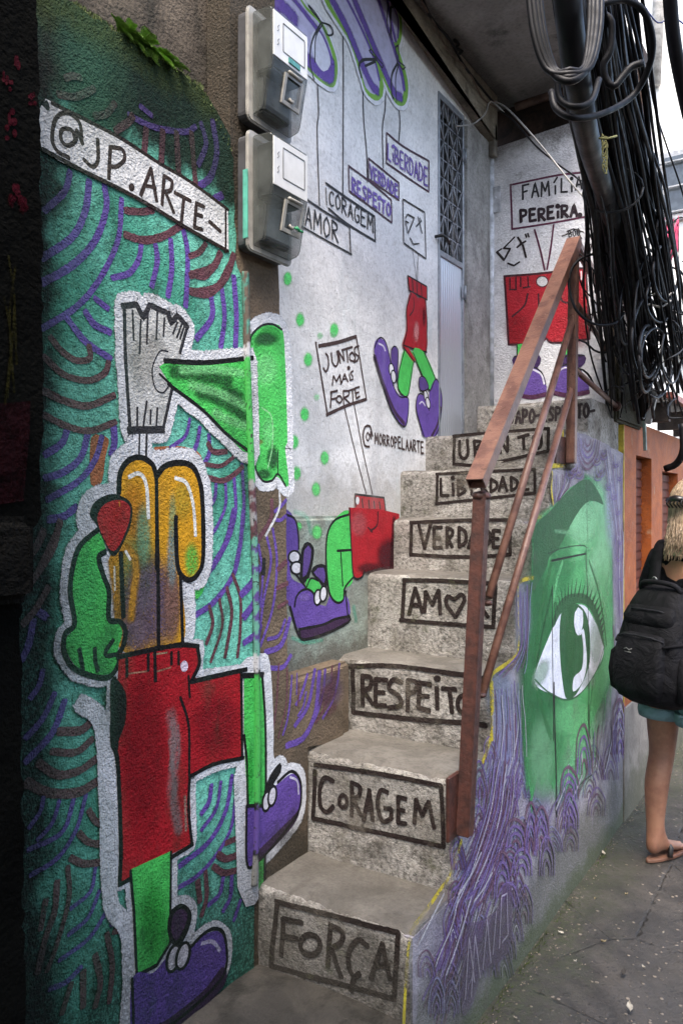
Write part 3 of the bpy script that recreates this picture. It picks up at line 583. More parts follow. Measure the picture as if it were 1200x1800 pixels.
w_.z(*A_); arcs(["370,905 340,1010 235,1112", "470,955 450,1110 380,1250 225,1360", "552,980 560,1100 500,1270 380,1400 222,1492", "642,1050 620,1270 520,1480 400,1620 222,1732", "592,1465 680,1440 730,1370 745,1290", "820,1290 828,1380 800,1510", "900,1265 905,1420 885,1560", "965,1205 988,1330 985,1500 978,1615", "680,605 760,650 850,680 980,695 1030,668", "1060,650 1085,760 1045,870", "1120,640 1142,800 1110,930 1045,985", "1170,1030 1110,1060", "740,560 800,610"],
    ["662,1110 740,1117 805,1108", "660,1238 760,1267 860,1245 955,1190", "1085,1285 1050,1330 1000,1352", "1162,1335 1120,1410 1005,1452", "1200,1415 1140,1510 1010,1542", "770,680 760,810", "858,690 850,860", "930,700 942,930", "1008,700 1030,965", "345,412 385,400 425,408", "310,498 400,510 495,468", "500,612 560,600 605,545", "610,690 680,640 700,610"], 27, 30)
w_.z(*D_); arcs(["360,235 400,290 465,322", "280,258 360,360 465,432", "400,178 455,222", "285,728 260,790 190,838", "370,752 340,850 270,910 190,937", "430,762 400,860 330,950 200,1027", "480,720 482,790 470,835", "322,1058 270,1097 205,1112", "890,168 892,260 828,348", "935,138 946,260 930,385", "985,88 996,250 992,382"],
    ["212,342 260,400 320,440 378,432 376,380", "185,425 270,500 370,525 440,495 458,448", "185,570 270,610 370,632 482,588", "185,670 280,717 380,737 487,700", "255,1125 220,1210 165,1325", "182,1155 150,1230 105,1288", "808,74 860,87 905,40 922,-5", "805,150 880,157 950,90 985,-5"], 23, 26)
arcs(["800,688 780,760 718,808", "842,722 830,790 808,835", "880,755 882,830 850,890", "910,962 905,1020 880,1062", "950,952 950,1050 920,1130 885,1185", "987,938 992,1080 960,1200 898,1315", "1020,878 1027,1100 990,1315"], ["876,790 900,825 955,825", "865,878 930,885 988,845", "866,932 940,947 1000,910 1022,888"], 15, 17)
w_.fl(GRN, "882,1190 893,1210 885,1300 850,1420 818,1440 818,1350 862,1270", rim=3)
w_.z(*F_); arcs(["985,-8 950,130 868,272", "1026,-5 1010,150 980,270 900,380 812,442"], ["882,398 896,470 870,555", "925,368 936,480 888,632", "956,318 976,430 948,612", "980,262 1012,360 1012,500 1000,612"], 18, 14)
arcs(["1092,235 1060,300 1018,347", "1088,360 1060,400 1028,442", "1098,478 1070,520 1028,552", "140,458 120,560 92,622", "160,420 192,442", "180,668 165,730 128,785", "230,765 180,870 110,952", "272,798 220,930 110,1052"],
    ["252,38 215,170 98,342", "182,88 150,150 108,192", "203,318 150,410 98,472", "392,875 340,920 248,925", "388,958 320,1012 218,1010", "402,1043 330,1092 240,1107 162,1058", "407,1138 320,1182 200,1182 112,1138"], 23, 28)
w_.z(*G_); arcs(["182,122 170,180 122,252", "250,138 220,230 158,302", "312,128 260,270 118,345", "362,112 320,260 240,380 128,452", "402,418 380,520 298,592", "418,518 370,630 288,702", "472,558 380,710 248,812", "500,590 470,660", "342,838 280,900 208,932", "890,72 880,140 848,192", "930,58 910,170 848,262", "977,32 950,180 880,310 757,412", "992,128 970,260 900,380 820,462 752,502", "940,458 925,530 878,577", "976,448 970,540 940,602", "1012,558 985,642"],
    ["412,58 330,107 220,107 112,68", "374,178 400,220 432,242", "333,274 370,310 432,322", "298,378 350,402 428,396", "285,415 290,550 240,740 198,855", "240,478 230,600 190,720 158,862", "192,558 170,680", "450,698 472,830 460,985", "400,788 422,900 400,1005", "478,690 512,680", "350,858 350,1005", "300,908 260,1035", "987,300 952,316", "992,370 950,382 918,364", "992,432 940,441 898,414", "865,438 870,540 848,622", "832,478 842,560"], 17, 22)
part("painted_waves", w_.me(), P_MURAL, mural)
# banner
w_ = Coat('X', XL, .0034); w_.z(*A_)
w_.fl(WHT, "240,530 330,575 470,645 640,735 840,865 1000,960 1196,1105 1200,1320 1000,1215 820,1105 640,1005 420,895 320,850 222,788 205,690 210,580", False, 4)
for q in ("270,545 350,585 470,645 640,735 840,865 1000,960 1200,1108", "222,788 420,895 640,1003 820,1103 1000,1213 1200,1325"): w_.st(BRN, 20, q)
w_.st(BRN, 14, "1186,1100 1186,1330"); w_.st(BLK, 24, "225,550 250,575 240,540")
for q in ("430,760 415,650 350,598 290,630 272,735 300,800 362,835", "395,745 375,690 325,685 318,735 350,770 395,745 402,690 432,760", "512,738 512,850 482,880 438,842", "570,945 578,775", "578,778 640,790 652,842 612,880 575,878", "738,1032 792,890", "792,890 822,1062", "762,980 815,992", "850,1082 862,928", "862,930 902,958 895,1005 862,1012", "868,1012 912,1122", "918,1018 1002,1062", "966,1040 952,1172", "1032,1070 1020,1202", "1032,1075 1072,1092", "1026,1130 1062,1142", "1020,1200 1062,1212", "1100,1170 1158,1222"): w_.st((.04, .025, .022), 22, q, smooth=q.count(" ") > 2)
w_.dot((.04, .025, .022), (690, 990), 13, 18)
part("painted_banner", w_.me(), paint_mat("paint banner", dict(SP_MURAL, pd=.3), 1.1, .7), mural)
# striding figure
f = Coat('X', XL, .0040)
head = "520,205 575,200 600,265 625,205 705,240 715,280 745,250 785,300 765,400 722,560 680,738 545,738 525,430"
horn = "670,470 700,448 860,452 1050,432 1062,838 1020,820 950,750 850,650 720,545 690,500"
arm = "405,85 440,165 412,192 425,265 448,330 445,450 490,470 508,510 492,570 482,650 440,682 340,662 290,605 272,540 315,480 300,330 312,200 350,125"
shorts = "490,605 650,575 835,570 828,650 805,705 1012,675 1016,1032 900,1062 795,1112 800,1400 500,1560 490,1000 470,950 480,740"
W2 = (.68, .69, .72)
f.z(*D_); f.halo(W2, head, 46, False); f.halo(W2, horn, 44, False); f.st(W2, 90, "600,740 600,850")
f.z(0, 0, 1); f.halo(W2, "208,870 210,825 225,804 246,802 266,815 283,815 308,810 335,815 350,846 356,890 356,975 348,1012 325,1021 316,1130 213,1142 165,970 160,890", 22)
f.z(*F_); f.halo(W2, arm, 52); f.halo(W2, shorts, 34, False)
f.z(*G_); f.halo(W2, "550,400 720,345 715,740 650,830 575,870", 34, False); f.halo(W2, "560,885 700,790 720,610 760,575 800,610 790,740 860,695 910,685 950,740 940,850 880,940 760,1060 640,1140 540,1140", 34)
f.z(*F_); f.fl(W2, "1005,650 1040,615 1084,605 1084,1630 1070,1650 1035,1660 1000,1580 985,1120 1005,1040", False, 3)
f.z(0, 0, 1); f.st(W2, 30, "140,1235 175,1270 185,1400 192,1580 222,1640 226,1800", soft=0)
# head plank
f.z(*D_); f.fl((.56, .56, .54), head, False, 0); f.dot((.40, .39, .34), (620, 430), 90, 130, soft=.4)
GR = (.03, .03, .035)
for q, wd in (("520,205 525,430 545,738", 17), ("540,735 685,733", 30), ("682,738 722,560", 15), ("786,300 755,410", 15), ("512,212 572,205 600,262 628,208 705,243 716,285 745,252 788,302", 24)): f.st(GR, wd, q, smooth=False)
for q in ("555,232 560,355", "590,270 585,412", "620,230 615,372", "660,232 655,352", "690,262 685,340", "745,280 725,330", "762,290 742,345", "772,300 755,350", "575,640 575,722", "615,612 600,722", "660,642 655,722", "632,650 630,710"): f.st(GR, 10, q)
f.dot((.50, .50, .49), (678, 488), 40, 86); f.st(GR, 7, "705,404 672,402 645,450 638,500 652,560 682,578 706,552")
f.st(GR, 9, "585,742 582,845"); f.st(GR, 11, "615,742 612,852")
# horn
f.fl(GRN, horn, False, 3); DG = (.015, .09, .025)
for q, wd in (("725,488 850,505 965,528", 50), ("835,570 900,595 985,642", 50), ("940,570 1010,597", 44), ("1000,660 1050,700", 40)): f.st(DG, wd, q, soft=.85)
for q in ("760,480 900,478 1050,500", "800,545 920,580 1040,640", "900,660 980,700 1040,720"): f.st((.30, .85, .34), 34, q, soft=.6)
f.st(BLK, 20, "690,443 860,450 1062,430"); f.st(BLK, 15, "705,540 850,650 950,750 1062,838"); f.st(BLK, 10, "668,498 700,528 720,545")
# balloon chest
f.z(0, 0, 1); f.fl(YEL, "210,870 212,825 227,806 246,804 266,818 272,833 284,820 308,813 332,818 347,846 353,890 354,975 346,1010 329,1019 314,1008 317,1132 213,1142 200,1040 190,985 205,960", True, 2)
for c0, r, cc, a in (((240, 1010), (40, 90), (.22, .30, .08), .75), ((262, 1060), (60, 90), (.13, .09, .13), .95), ((300, 1060), (16, 80), (.25, .13, .1), .85), ((235, 1110), (30, 40), (.16, .11, .14), .9), ((232, 900), (22, 60), (.62, .25, .02), .6), ((335, 985), (14, 34), (.14, .60, .08), .7), ((318, 880), (20, 40), (.60, .42, .04), .6), ((250, 940), (14, 60), (.22, .42, .24), .7), ((301, 920), (8, 60), (.35, .45, .2), .6), ((300, 980), (10, 60), (.25, .35, .35), .6)): f.dot(cc, c0, *r, soft=a)
f.z(*F_); 
for q, wd in (("480,190 520,150 560,190 570,260 560,330 548,450", 34), ("465,215 480,330 490,430", 30)): f.st((.55, .27, .02), wd, q, soft=.95)
f.z(*D_)
f.st(BLK, 24, "497,1000 503,915 540,862 590,850 638,880 655,930"); f.st(BLK, 24, "655,930 690,888 750,872 808,890 840,960 850,1060 854,1220")
f.z(*F_); f.st(BLK, 22, "852,-20 852,190 832,258 795,286 757,262 742,200 737,60 738,20"); f.st(BLK, 17, "756,260 762,420 766,560")
f.z(*D_); f.st(BLK, 19, "655,925 657,1120 656,1320"); f.z(*F_); f.st(BLK, 19, "656,-10 662,250 664,562"); f.st(BLK, 22, "505,172 510,300 516,442")
f.z(*D_); f.st((.8, .8, .75), 17, "540,932 582,918 612,965 622,1105"); f.st((.8, .8, .75), 16, "735,936 782,960 810,1050 820,1180")
f.z(*F_); f.st((.75, .7, .55), 9, "478,230 480,330"); f.st((.8, .8, .75), 12, "525,165 545,200")
# arm
f.fl(GRN, arm, True, 3); f.dot((.12, .8, .2), (370, 300), 50, 160, soft=.4)
for q, wd in (("408,75 335,140 303,230 292,340 310,470 272,512 265,580 300,652 380,690 450,697 490,652 502,590", 23), ("440,168 412,192 432,270 455,335 455,450 500,462 525,500 512,570 490,602", 23), ("330,578 345,665", 20), ("395,575 398,630 408,668", 20), ("472,540 442,585 445,605 492,600", 20)): f.st(BLK, wd, q)
# heart shaped drop
f.z(*D_); f.fl(BLK, "378,1090 400,1038 470,1008 540,1038 550,1100 530,1170 478,1262 440,1210 405,1130", True, 3); f.fl(RED, "408,1102 440,1048 500,1032 542,1062 528,1150 475,1242 430,1180", True, 2); f.dot((.6, .03, .03), (490, 1090), 30, 50, soft=.5)
f.st((.6, .2, .02), 7, "498,1035 500,1055")
# shorts
f.z(*F_); f.fl(RED, "500,600 650,575 832,572 826,650 800,705 1012,678 1014,1030 900,1058 792,1110 800,1395 505,1555 492,1060 492,740", False, 3)
f.dot((.22, .008, .014), (600, 1000), 110, 400, soft=.5); f.dot((.24, .01, .02), (910, 900), 110, 160, soft=.5)
[f.st((.33, .28, .28), wd_, q_, soft=a_) for q_, wd_, a_ in (("715,850 738,1000 722,1160 748,1330", 48, .38), ("722,880 730,980 716,1080", 26, .5), ("712,960 726,1100 728,1200", 20, .45), ("735,1130 728,1240 752,1350", 30, .4), ("745,900 750,1010 740,1080", 14, .35))]; f.st((.36, .25, .2), 14, "775,1200 780,1340", soft=.7); f.st((.30, .14, .09), 7, "530,682 620,670"); f.st((.30, .14, .09), 7, "655,672 715,655"); f.st((.30, .2, .12), 7, "640,600 700,592")
f.fl(BLK, "465,710 522,760 522,880 495,960 488,1010 470,960", True, 2)
for q, wd, sm in (("490,612 650,577 760,560 832,566", 21, 1), ("828,568 835,640 802,712", 19, 1), ("802,715 910,690 1035,663", 20, 1), ("1012,680 1016,1035", 15, 1), ("1022,1036 900,1062 792,1116", 16, 1), ("478,700 468,950 492,1060 505,1400 500,1560", 20, 1), ("500,1570 600,1515 700,1465 808,1400", 19, 1), ("795,1110 790,1250 805,1405", 15, 1), ("755,780 790,900 793,1110", 13, 1), ("530,620 530,692", 15, 1), ("620,600 620,668", 15, 1), ("648,588 650,712", 17, 1), ("718,590 718,642", 14, 1), ("748,588 748,642", 14, 1), ("790,690 795,780", 12, 1)): f.st(BLK, wd, q)
f.dot((.72, .6, .72), (772, 650), 14, 21)
# near leg and shoe
f.z(*G_); f.fl(GRN, "550,425 715,350 712,740 655,830 572,872", False, 3); f.dot((.03, .42, .05), (640, 640), 60, 180, soft=.5)
for q, wd in (("545,430 560,600 572,872", 13), ("716,350 712,740", 12), ("713,735 655,830 565,876", 16)): f.st(BLK, wd, q, smooth=False)
f.fl(PUR, "556,885 640,865 700,800 760,775 800,760 850,710 910,690 945,740 938,840 880,930 760,1030 640,1100 558,1140", True, 3); f.fl(DPU, "932,840 945,900 860,1000 700,1130 560,1180 560,1130 700,1060 850,940", True, 2)
f.dot((.20, .12, .45), (860, 790), 70, 60, soft=.6)
for q, wd in (("552,885 560,1150", 14), ("800,752 850,700 900,675 942,708 945,850 860,960 700,1090 600,1130", 14)): f.st(BLK, wd, q)
f.fl(BLK, "712,610 760,572 800,608 788,680 745,750 705,700", True, 2); f.fl((.06, .02, .075), "725,620 758,592 785,615 772,670 738,725 718,690", True, 0)
for (x, y) in ((726, 800), (766, 790)): f.dot(BLK, (x, y), 30, 62, ang=.25); f.dot((.7, .68, .74), (x, y), 18, 48, ang=.25)
f.st((.55, .5, .7), 15, "845,738 890,730 922,768")
f.z(*F_); f.fl(GRN, "1024,692 1084,690 1086,1010 1086,1240 1040,1240 1024,950", False, 1); f.st(BLK, 22, "1016,690 1082,688"); f.st(BLK, 14, "1024,940 1036,1060 1040,1240")
f.fl(PUR, "1036,1240 1083,1238 1080,1460 1070,1490 1036,1490", False, 1); f.st(BLK, 15, "1034,1238 1082,1238"); f.st(BLK, 12, "1034,1240 1036,1480 1070,1490"); f.dot((.03, .42, .05), (1050, 1100), 14, 140, soft=.5)
part("painted_figure", f.me(), P_MURAL, mural)
# ---------------------------------------------------------------- brown rendered pier with the glove and the rear leg
pier = empty("rendered_pier", "brown rendered pier with the painted green glove, right of the turquoise wall", "pier", (XL, 1.85, 0))
xp = XL - .004
y_e = yz(500, 700, xp)[0]; y_b = 2.085
poly = [(1.70, -.1), (y_b, -.1), (y_b, yz(548, 1310, xp)[1])] + [(2.30, TK[2] - .02), (2.30, TK[3] - .02)] + [(yz(505, 1185, xp)[0] + .01, TK[3] - .02)] + jag([yz(505, 1150, xp), yz(503, 830, xp), yz(493, 590, xp), yz(489, 470, xp), yz(487, 200, xp), yz(482, -60, xp)], .003, .04) + [(1.70, 3.6)]
part("wall", wallX(poly, xp, .09).me(), M_PIER, pier)
g = Coat('X', xp); W3 = W2
g.z(*H_)
for q, wd in (("246,190 225,215 198,238", 15), ("246,255 220,275 198,270", 15), ("165,345 182,450 150,620 128,805", 14), ("190,310 207,450 190,640 138,805", 14), ("242,695 215,760 168,777", 15), ("262,690 225,800 158,832", 24), ("266,845 230,895 158,897", 20), ("130,378 147,500 138,640", 13), ("336,925 310,1010 288,1052", 16), ("367,905 340,1050 283,1142", 20), ("386,915 370,1080 320,1190 248,1226", 26), ("292,920 290,1010", 8)): g.st(PUR, wd, q)
for q, wd in (("186,190 180,270 118,372", 22), ("246,448 212,482", 22), ("252,540 208,562", 20), ("252,618 212,642", 16), ("215,880 205,1050 188,1182", 10), ("250,900 246,1050 213,1192", 9)): g.st(MAR, wd, q)
for q, wd, cl_ in (("330,1000 318,1060 296,1100", 12, PUR), ("410,905 402,1000 372,1100 330,1170", 15, PUR), ("440,890 432,980 410,1060 370,1130", 13, MAR), ("470,880 462,960 440,1040 400,1110", 13, PUR), ("300,960 296,1060", 10, MAR), ("270,930 262,1040 250,1120 232,1180", 11, PUR)): g.st(cl_, wd, q)
g.dot((.13, .08, .17), (430, 990), 60, 80, soft=.5)
for q in ("400,1000 440,970 460,900", "390,1045 430,1025 450,1000", "420,1090 450,1060"): g.st(MAR, 34, q, soft=.5)
g.st((.6, .6, .6), 12, "218,150 215,230 160,340"); g.st((.012, .012, .012), 24, "152,440 150,500")
glove = "118,320 128,262 180,218 235,210 285,240 300,400 312,830 300,860 318,1060 262,1010 230,1028 185,1032 150,980 138,900 118,800"
g.z(*E_); g.halo(W3, glove, 52); g.fl(GRN, glove, True, 2)
g.fl((.04, .40, .06), "140,300 175,240 230,222 275,250 270,300 200,300 150,340", soft=.9, rim=0); g.dot(DG, (200, 290), 70, 40, soft=.85); g.dot(DG, (235, 915), 34, 70, soft=.9); g.dot(DG, (190, 1000), 46, 30, soft=.75); g.dot((.25, .12, .03), (160, 830), 30, 18, soft=.6); g.dot((.28, .85, .33), (200, 450), 70, 100, soft=.5); g.dot((.28, .85, .33), (215, 780), 40, 90, soft=.4)
g.st((.35, .8, .36), 9, "180,650 230,700 235,850 210,970", soft=.8)
for q, wd in (("118,395 117,310 130,262 178,218 235,210 285,238", 12), ("140,890 148,975 185,1036 232,1034 265,1000 305,1065", 12), ("265,1000 262,920 266,870", 8)): g.st(BLK, wd, q)
# rear leg and shoe, painted over pier and pipe
g.z(*I_); 
shoe = "72,515 140,525 165,440 215,345 235,385 265,378 302,400 305,520 272,600 150,735 80,775"
g.halo(W3, shoe, 36); g.z(*F_); g.fl(W3, "1000,640 1100,600 1135,640 1150,900 1150,1020 1165,1120 1110,1330 1000,1330", True, 3)
g.fl(GRN, "1000,692 1104,690 1114,900 1116,1200 1112,1590 1000,1590", False, 2); g.st((.02, .3, .04), 30, "1085,800 1095,1300", soft=.6); g.st(BLK, 22, "1000,690 1108,686"); g.st(BLK, 14, "1105,690 1118,900 1120,1200 1114,1600")
g.z(*I_); g.fl(PUR, "72,518 140,525 165,460 210,430 265,388 300,402 303,520 270,592 150,725 80,765", True, 2); g.fl(DPU, "302,530 275,600 150,735 80,782 78,752 148,690 275,565", True, 2)
for q, wd in (("210,420 268,374 306,420 302,530 252,612 140,742 72,772", 13), ("72,515 78,770", 10), ("72,515 145,520", 14)): g.st(BLK, wd, q)
g.fl(BLK, "152,470 180,390 220,340 222,375 195,420 178,460", True, 2); g.st((.6, .58, .7), 9, "262,398 292,415 298,470")
for (x, y) in ((163, 500), (187, 478)): g.dot(BLK, (x, y), 19, 46, ang=.15); g.dot((.7, .68, .74), (x, y), 11, 33, ang=.15)
part("painted_glove", g.me(), P_PIER, pier)
# ---------------------------------------------------------------- drain pipe in the corner, painted over with the mural
pp = [onX(x, y, XL + .006) for x, y in ((431, 478), (433, 560), (434, 640), (438, 740), (442, 840), (447, 950), (450, 1050), (451, 1150), (452, 1300), (451, 1420), (449, 1500), (446, 1556))]
cum = []
for a, b in zip(pp[:-1], pp[1:]):
    m = max(1, int((b - a).length / .008)); cum += [a.lerp(b, i / m) for i in range(m)]
cum.append(pp[-1]); b = MB().tube(cum, .0112, 12)
pm = b.me(); at_ = pm.attributes.new("paint", 'FLOAT_COLOR', 'POINT')
def band(y, ang):
    y += 4 * math.sin(ang * 2 + y * .2)
    if y < 606: return (.10, .34, .26) if mn.noise(Vector((y * .05, 1, ang))) < -.15 else (.15, .115, .085)
    if y < 630: return W2
    if y < 845: return GRN if not (712 < y < 717) else BLK
    if y < 945: 
        for q in (868, 892, 928, 946):
            if abs(y - q) < 8: return MAR
        return (.4, .4, .42)
    if y < 1150:
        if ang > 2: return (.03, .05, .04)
        for q in (965, 1000, 1050, 1085, 1118):
            if abs(y - q) < 7: return PUR
        return (.16, .46, .36)
    if y < 1178: return W2
    if y < 1188: return BLK
    if y < 1412: return GRN
    if y < 1420: return BLK
    if y < 1494: return PUR
    if y < 1506: return BLK
    return (.25, .25, .23)
for i, v in enumerate(pm.vertices):
    r = v.co - EYE; y = HOR - r.z / r.dot(DIR) * FPX; at_.data[i].color = (*band(y, (i % 12) * math.pi / 6), 1)
m = NT("painted pipe"); cc = m.mix(m.ramp(m.noise(60, 5, .7), .55, .66), m.mix(1.0, m.attr("paint"), (.6, .6, .6), 'MULTIPLY'), (.02, .02, .02)); M_PIPE = m.fin(cc, .8, m.bump(m.noise(120, 3), .002))
tag(link("drain_pipe", pm, M_PIPE), "thin vertical drain pipe painted over in mural green, white and purple", "pipe")
# ---------------------------------------------------------------- concrete wall above and behind the mural wall
b = MB().box((XL - .30, .3, .5), (XL - .10, 1.80, 5.2))
tag(link("concrete_wall", b.me(), wall_mat("brown stained concrete", dict(c1=(.12, .095, .07), c2=(.055, .043, .032), c3=(.012, .010, .008), vs=3, fs=80, fa=.6, bump=[(8, .012, 4), (100, .006, 3)],
    dirt=[dict(k="spots", a=.50, b=.66, s=3.5, c=(.018, .016, .011), amt=.9, st=(1, 1, .35)), dict(k="z", a=3.1, b=2.75, s=7, n=1.0, c=(.014, .014, .009), amt=.8)]))), "bare brown stained concrete wall rising behind the mossy top of the mural", "wall")
# near-black grimy wall at the near left
xd = -1.38; poly = [(.1, -.3)] + [yz(x, y, xd) for x, y in ((44, 1900),)] + jag([yz(x, y, xd) for x, y in ((44, 1800), (41, 1500), (38, 1200), (36, 960), (52, 935), (74, 905), (72, 880), (76, 700), (75, 500), (71, 250), (66, 60), (64, -100))], .005, .02) + [(.1, 3.4)]
dark = empty("dark_wall", "near-black grimy wall edge at the far left with faint red paint marks", "wall", (xd, .8, 0))
part("wall", wallX(poly, xd, .13).me(), M_DARK, dark)
d = Coat('X', xd, .002)
RR = (.035, .0012, .004)
for x, y, r in ((28, 115, 9), (14, 148, 7), (20, 205, 10), (55, 172, 8), (18, 232, 9), (30, 352, 16), (22, 345, 10), (40, 360, 9), (8, 140, 6)): 
    for _ in range(5): d.dot(RR, (x + random.uniform(-r, r), y + random.uniform(-r, r) * 1.5), r * random.uniform(.15, .4), r * random.uniform(.3, .9))
d.fl((.010, .0008, .0015), "-30,712 52,706 50,760 40,880 -30,890", False, 2)
for q in ("14,450 24,540 12,700", "26,470 16,560 24,690", "6,520 18,600 8,710", "24,520 28,640"): d.st((.014, .012, .001), 4, q)
d.st((.01, .06, .08), 8, "0,1000 3,1040 0,1060"); part("painted_marks", d.me(), P_DARK, dark)
b = MB(); vs = []
b2 = MB().box((xd - .1, .55, 1.45), (xd + .035, yz(70, 930, xd + .035)[0], 1.62))
part("broken_ledge", bevel(b2.me(), .02, 3), wall_mat("crumbling concrete", dict(c1=(.010, .009, .0075), c2=(.004, .0038, .0032), c3=(.003, .003, .0025), spec=.05, vs=14, fs=60, fa=.6, bump=[(25, .02, 4), (90, .01, 3)])), dark)
# ---------------------------------------------------------------- ledge at the foot of the white wall
led = empty("plaster_ledge", "low grey plaster ledge wall painted with purple shoes and red shorts", "wall", (XB, 2.4, TK[3]))
b = MB().box((XW - .05, 1.9, TK[3] - .1), (XB, YK[5] + .03, TK[5] + .012)); part("wall", bevel(b.me(), .015, 3), M_LEDGE, led)
s = Coat('X', XB, .0015); s.z(*H_)
for x, y, r in ((375, 325, 24), (300, 300, 14)): s.dot((.15, .75, .2), (x, y), r, r * 1.4, soft=.9)
s.st((.1, .5, .3), 20, "280,240 330,260 350,330", soft=.4); s.st((.1, .45, .3), 20, "530,640 540,700", soft=.5); s.st((.14, .6, .4), 14, "270,770 330,790 400,780", soft=.5)
s.fl(PUR, "235,250 280,270 295,340 296,400 262,430 268,520 330,560 290,620 290,740 262,640 235,560", True, 2)
s.st(BLK, 10, "235,248 282,270 297,340 298,395"); s.st(BLK, 9, "262,470 300,520 330,560"); s.st(BLK, 14, "262,640 292,745 315,775")
for x, y in ((280, 430), (290, 476)): s.dot(BLK, (x, y), 27, 28); s.dot((.7, .7, .74), (x, y), 19, 19)
s.fl(BLK, "312,400 335,368 360,390 358,440 338,520 306,530", True, 2); s.fl((.10, .055, .24), "322,402 338,380 350,396 346,450 330,505 316,515", True, 0)
s.fl(GRN, "335,525 370,525 392,560 392,600 350,580 330,560", True, 2); s.st(BLK, 8, "330,560 350,520 380,530")
s.fl(BLK, "352,490 375,465 408,465 420,500 412,560 385,530", True, 2); s.fl((.10, .055, .24), "362,495 380,475 402,475 410,505 404,540 385,520", True, 0)
s.fl(PUR, "285,620 310,572 350,578 385,632 412,640 432,592 445,622 500,598 506,690 400,722 320,762 290,700", True, 2); s.fl(DPU, "300,735 320,778 420,748 508,700 512,680 460,690 380,720", True, 2); s.dot((.25, .16, .5), (320, 600), 30, 20, soft=.6)
for q, wd in (("280,640 290,595 318,568 352,574 386,630", 10), ("300,735 400,715 450,692 508,680", 11), ("300,740 318,778 425,748 510,702 510,675", 12), ("495,575 506,690", 9), ("500,575 488,572", 7)): s.st(BLK, wd, q)
for x, y in ((378, 600), (402, 585)): s.dot(BLK, (x, y), 17, 34, ang=.1); s.dot((.7, .7, .74), (x, y), 10, 25, ang=.1)
s.fl(GRN, "516,248 445,278 420,345 420,480 432,588 458,616 486,605 492,560 528,510", True, 2)
for q, wd in (("516,248 450,275 418,340 414,460 428,580 458,622 486,610 492,560 530,512", 10), ("460,404 518,400", 10), ("475,410 484,552", 8)): s.st(BLK, wd, q)
s.fl(RED, "510,222 560,228 640,232 720,250 720,460 640,470 575,490 560,516 530,512 520,400", False, 3)
s.dot((.06, .005, .012), (680, 430), 60, 90, soft=.9); s.dot((.05, .005, .01), (600, 480), 60, 30, soft=.7); s.dot((.5, .12, .13), (550, 290), 40, 60, soft=.5); s.st((.03, .004, .008), 26, "700,270 690,460", soft=.8)
s.st(BLK, 9, "512,225 520,400 530,512 562,516 575,490"); s.st((.03, .004, .008), 8, "632,240 628,295 600,320"); s.st((.03, .004, .008), 7, "590,305 608,325")
part("painted_legs", s.me(), P_LEDGE, led)
# ---------------------------------------------------------------- white house wall with its door
house = empty("white_house_wall", "white plastered house wall covered in small painted signs and shoes", "wall", (XW, 3, TK[5]))
dy0, dz0 = yz(769, 130, XW); dy1 = yz(814, 500, XW)[0]; dzt0 = yz(769, 128, XW)[1]; dzt1 = yz(812, 232, XW)[1]; dzt = (dzt0 + dzt1) / 2
dzb = TK[7] - .03
b = MB().prism([(XW, y, z) for y, z in [(1.72, 1.2), (dy0, 1.2), (dy0, dzt), (dy1, dzt), (dy1, 1.2), (YB + .02, 1.2), (YB + .02, 3.9), (1.72, 3.9)]], (-.12, 0, 0))
part("wall", b.me(), M_WHITE, house)
jm = dict(SP_BARE); jm.update(c1=(.34, .34, .33), c2=(.22, .22, .215), c3=(.05, .05, .045), dirt=[dict(k="spots", a=.5, b=.66, s=6, c=(.09, .085, .078), amt=.8, st=(1, 1, .4))])
b = MB().box((XW - .02, dy1 + .012, TK[7]), (XW + .012, YB - .005, 3.62)); part("door_jamb", bevel(b.me(), .006, 2), wall_mat("smoke stained jamb", jm), house)
w_ = Coat('X', XW, .0012, k=1.2)
w_.z(0, 0, 1); DB = (.03, .022, .02)
for x, y in ((505, 490), (527, 562), (541, 632), (587, 580), (535, 728), (517, 777), (570, 805), (521, 832), (555, 860)): w_.dot((.10, .72, .16), (x, y), 8.5, 14, soft=1.0)
for x, y in ((562, 590), (556, 698), (505, 712), (585, 588), (500, 640)): w_.dot((.25, .72, .32), (x, y), 6, 7, soft=.5)
w_.z(*E_); w_.fl(GRN, "270,365 300,362 322,400 322,500 295,550 270,550", True, 2); w_.dot((.4, .85, .45), (300, 410), 12, 30, soft=.6); w_.st(BLK, 7, "290,362 318,395 324,450 318,510 292,552")
w_.fl(GRN, "280,740 300,735 305,800 285,830", True, 2); w_.st(BLK, 5, "300,740 304,790 296,815"); w_.fl(GRN, "280,950 300,940 306,1060 280,1050", True, 2)
BW = (.055, .03, .027)
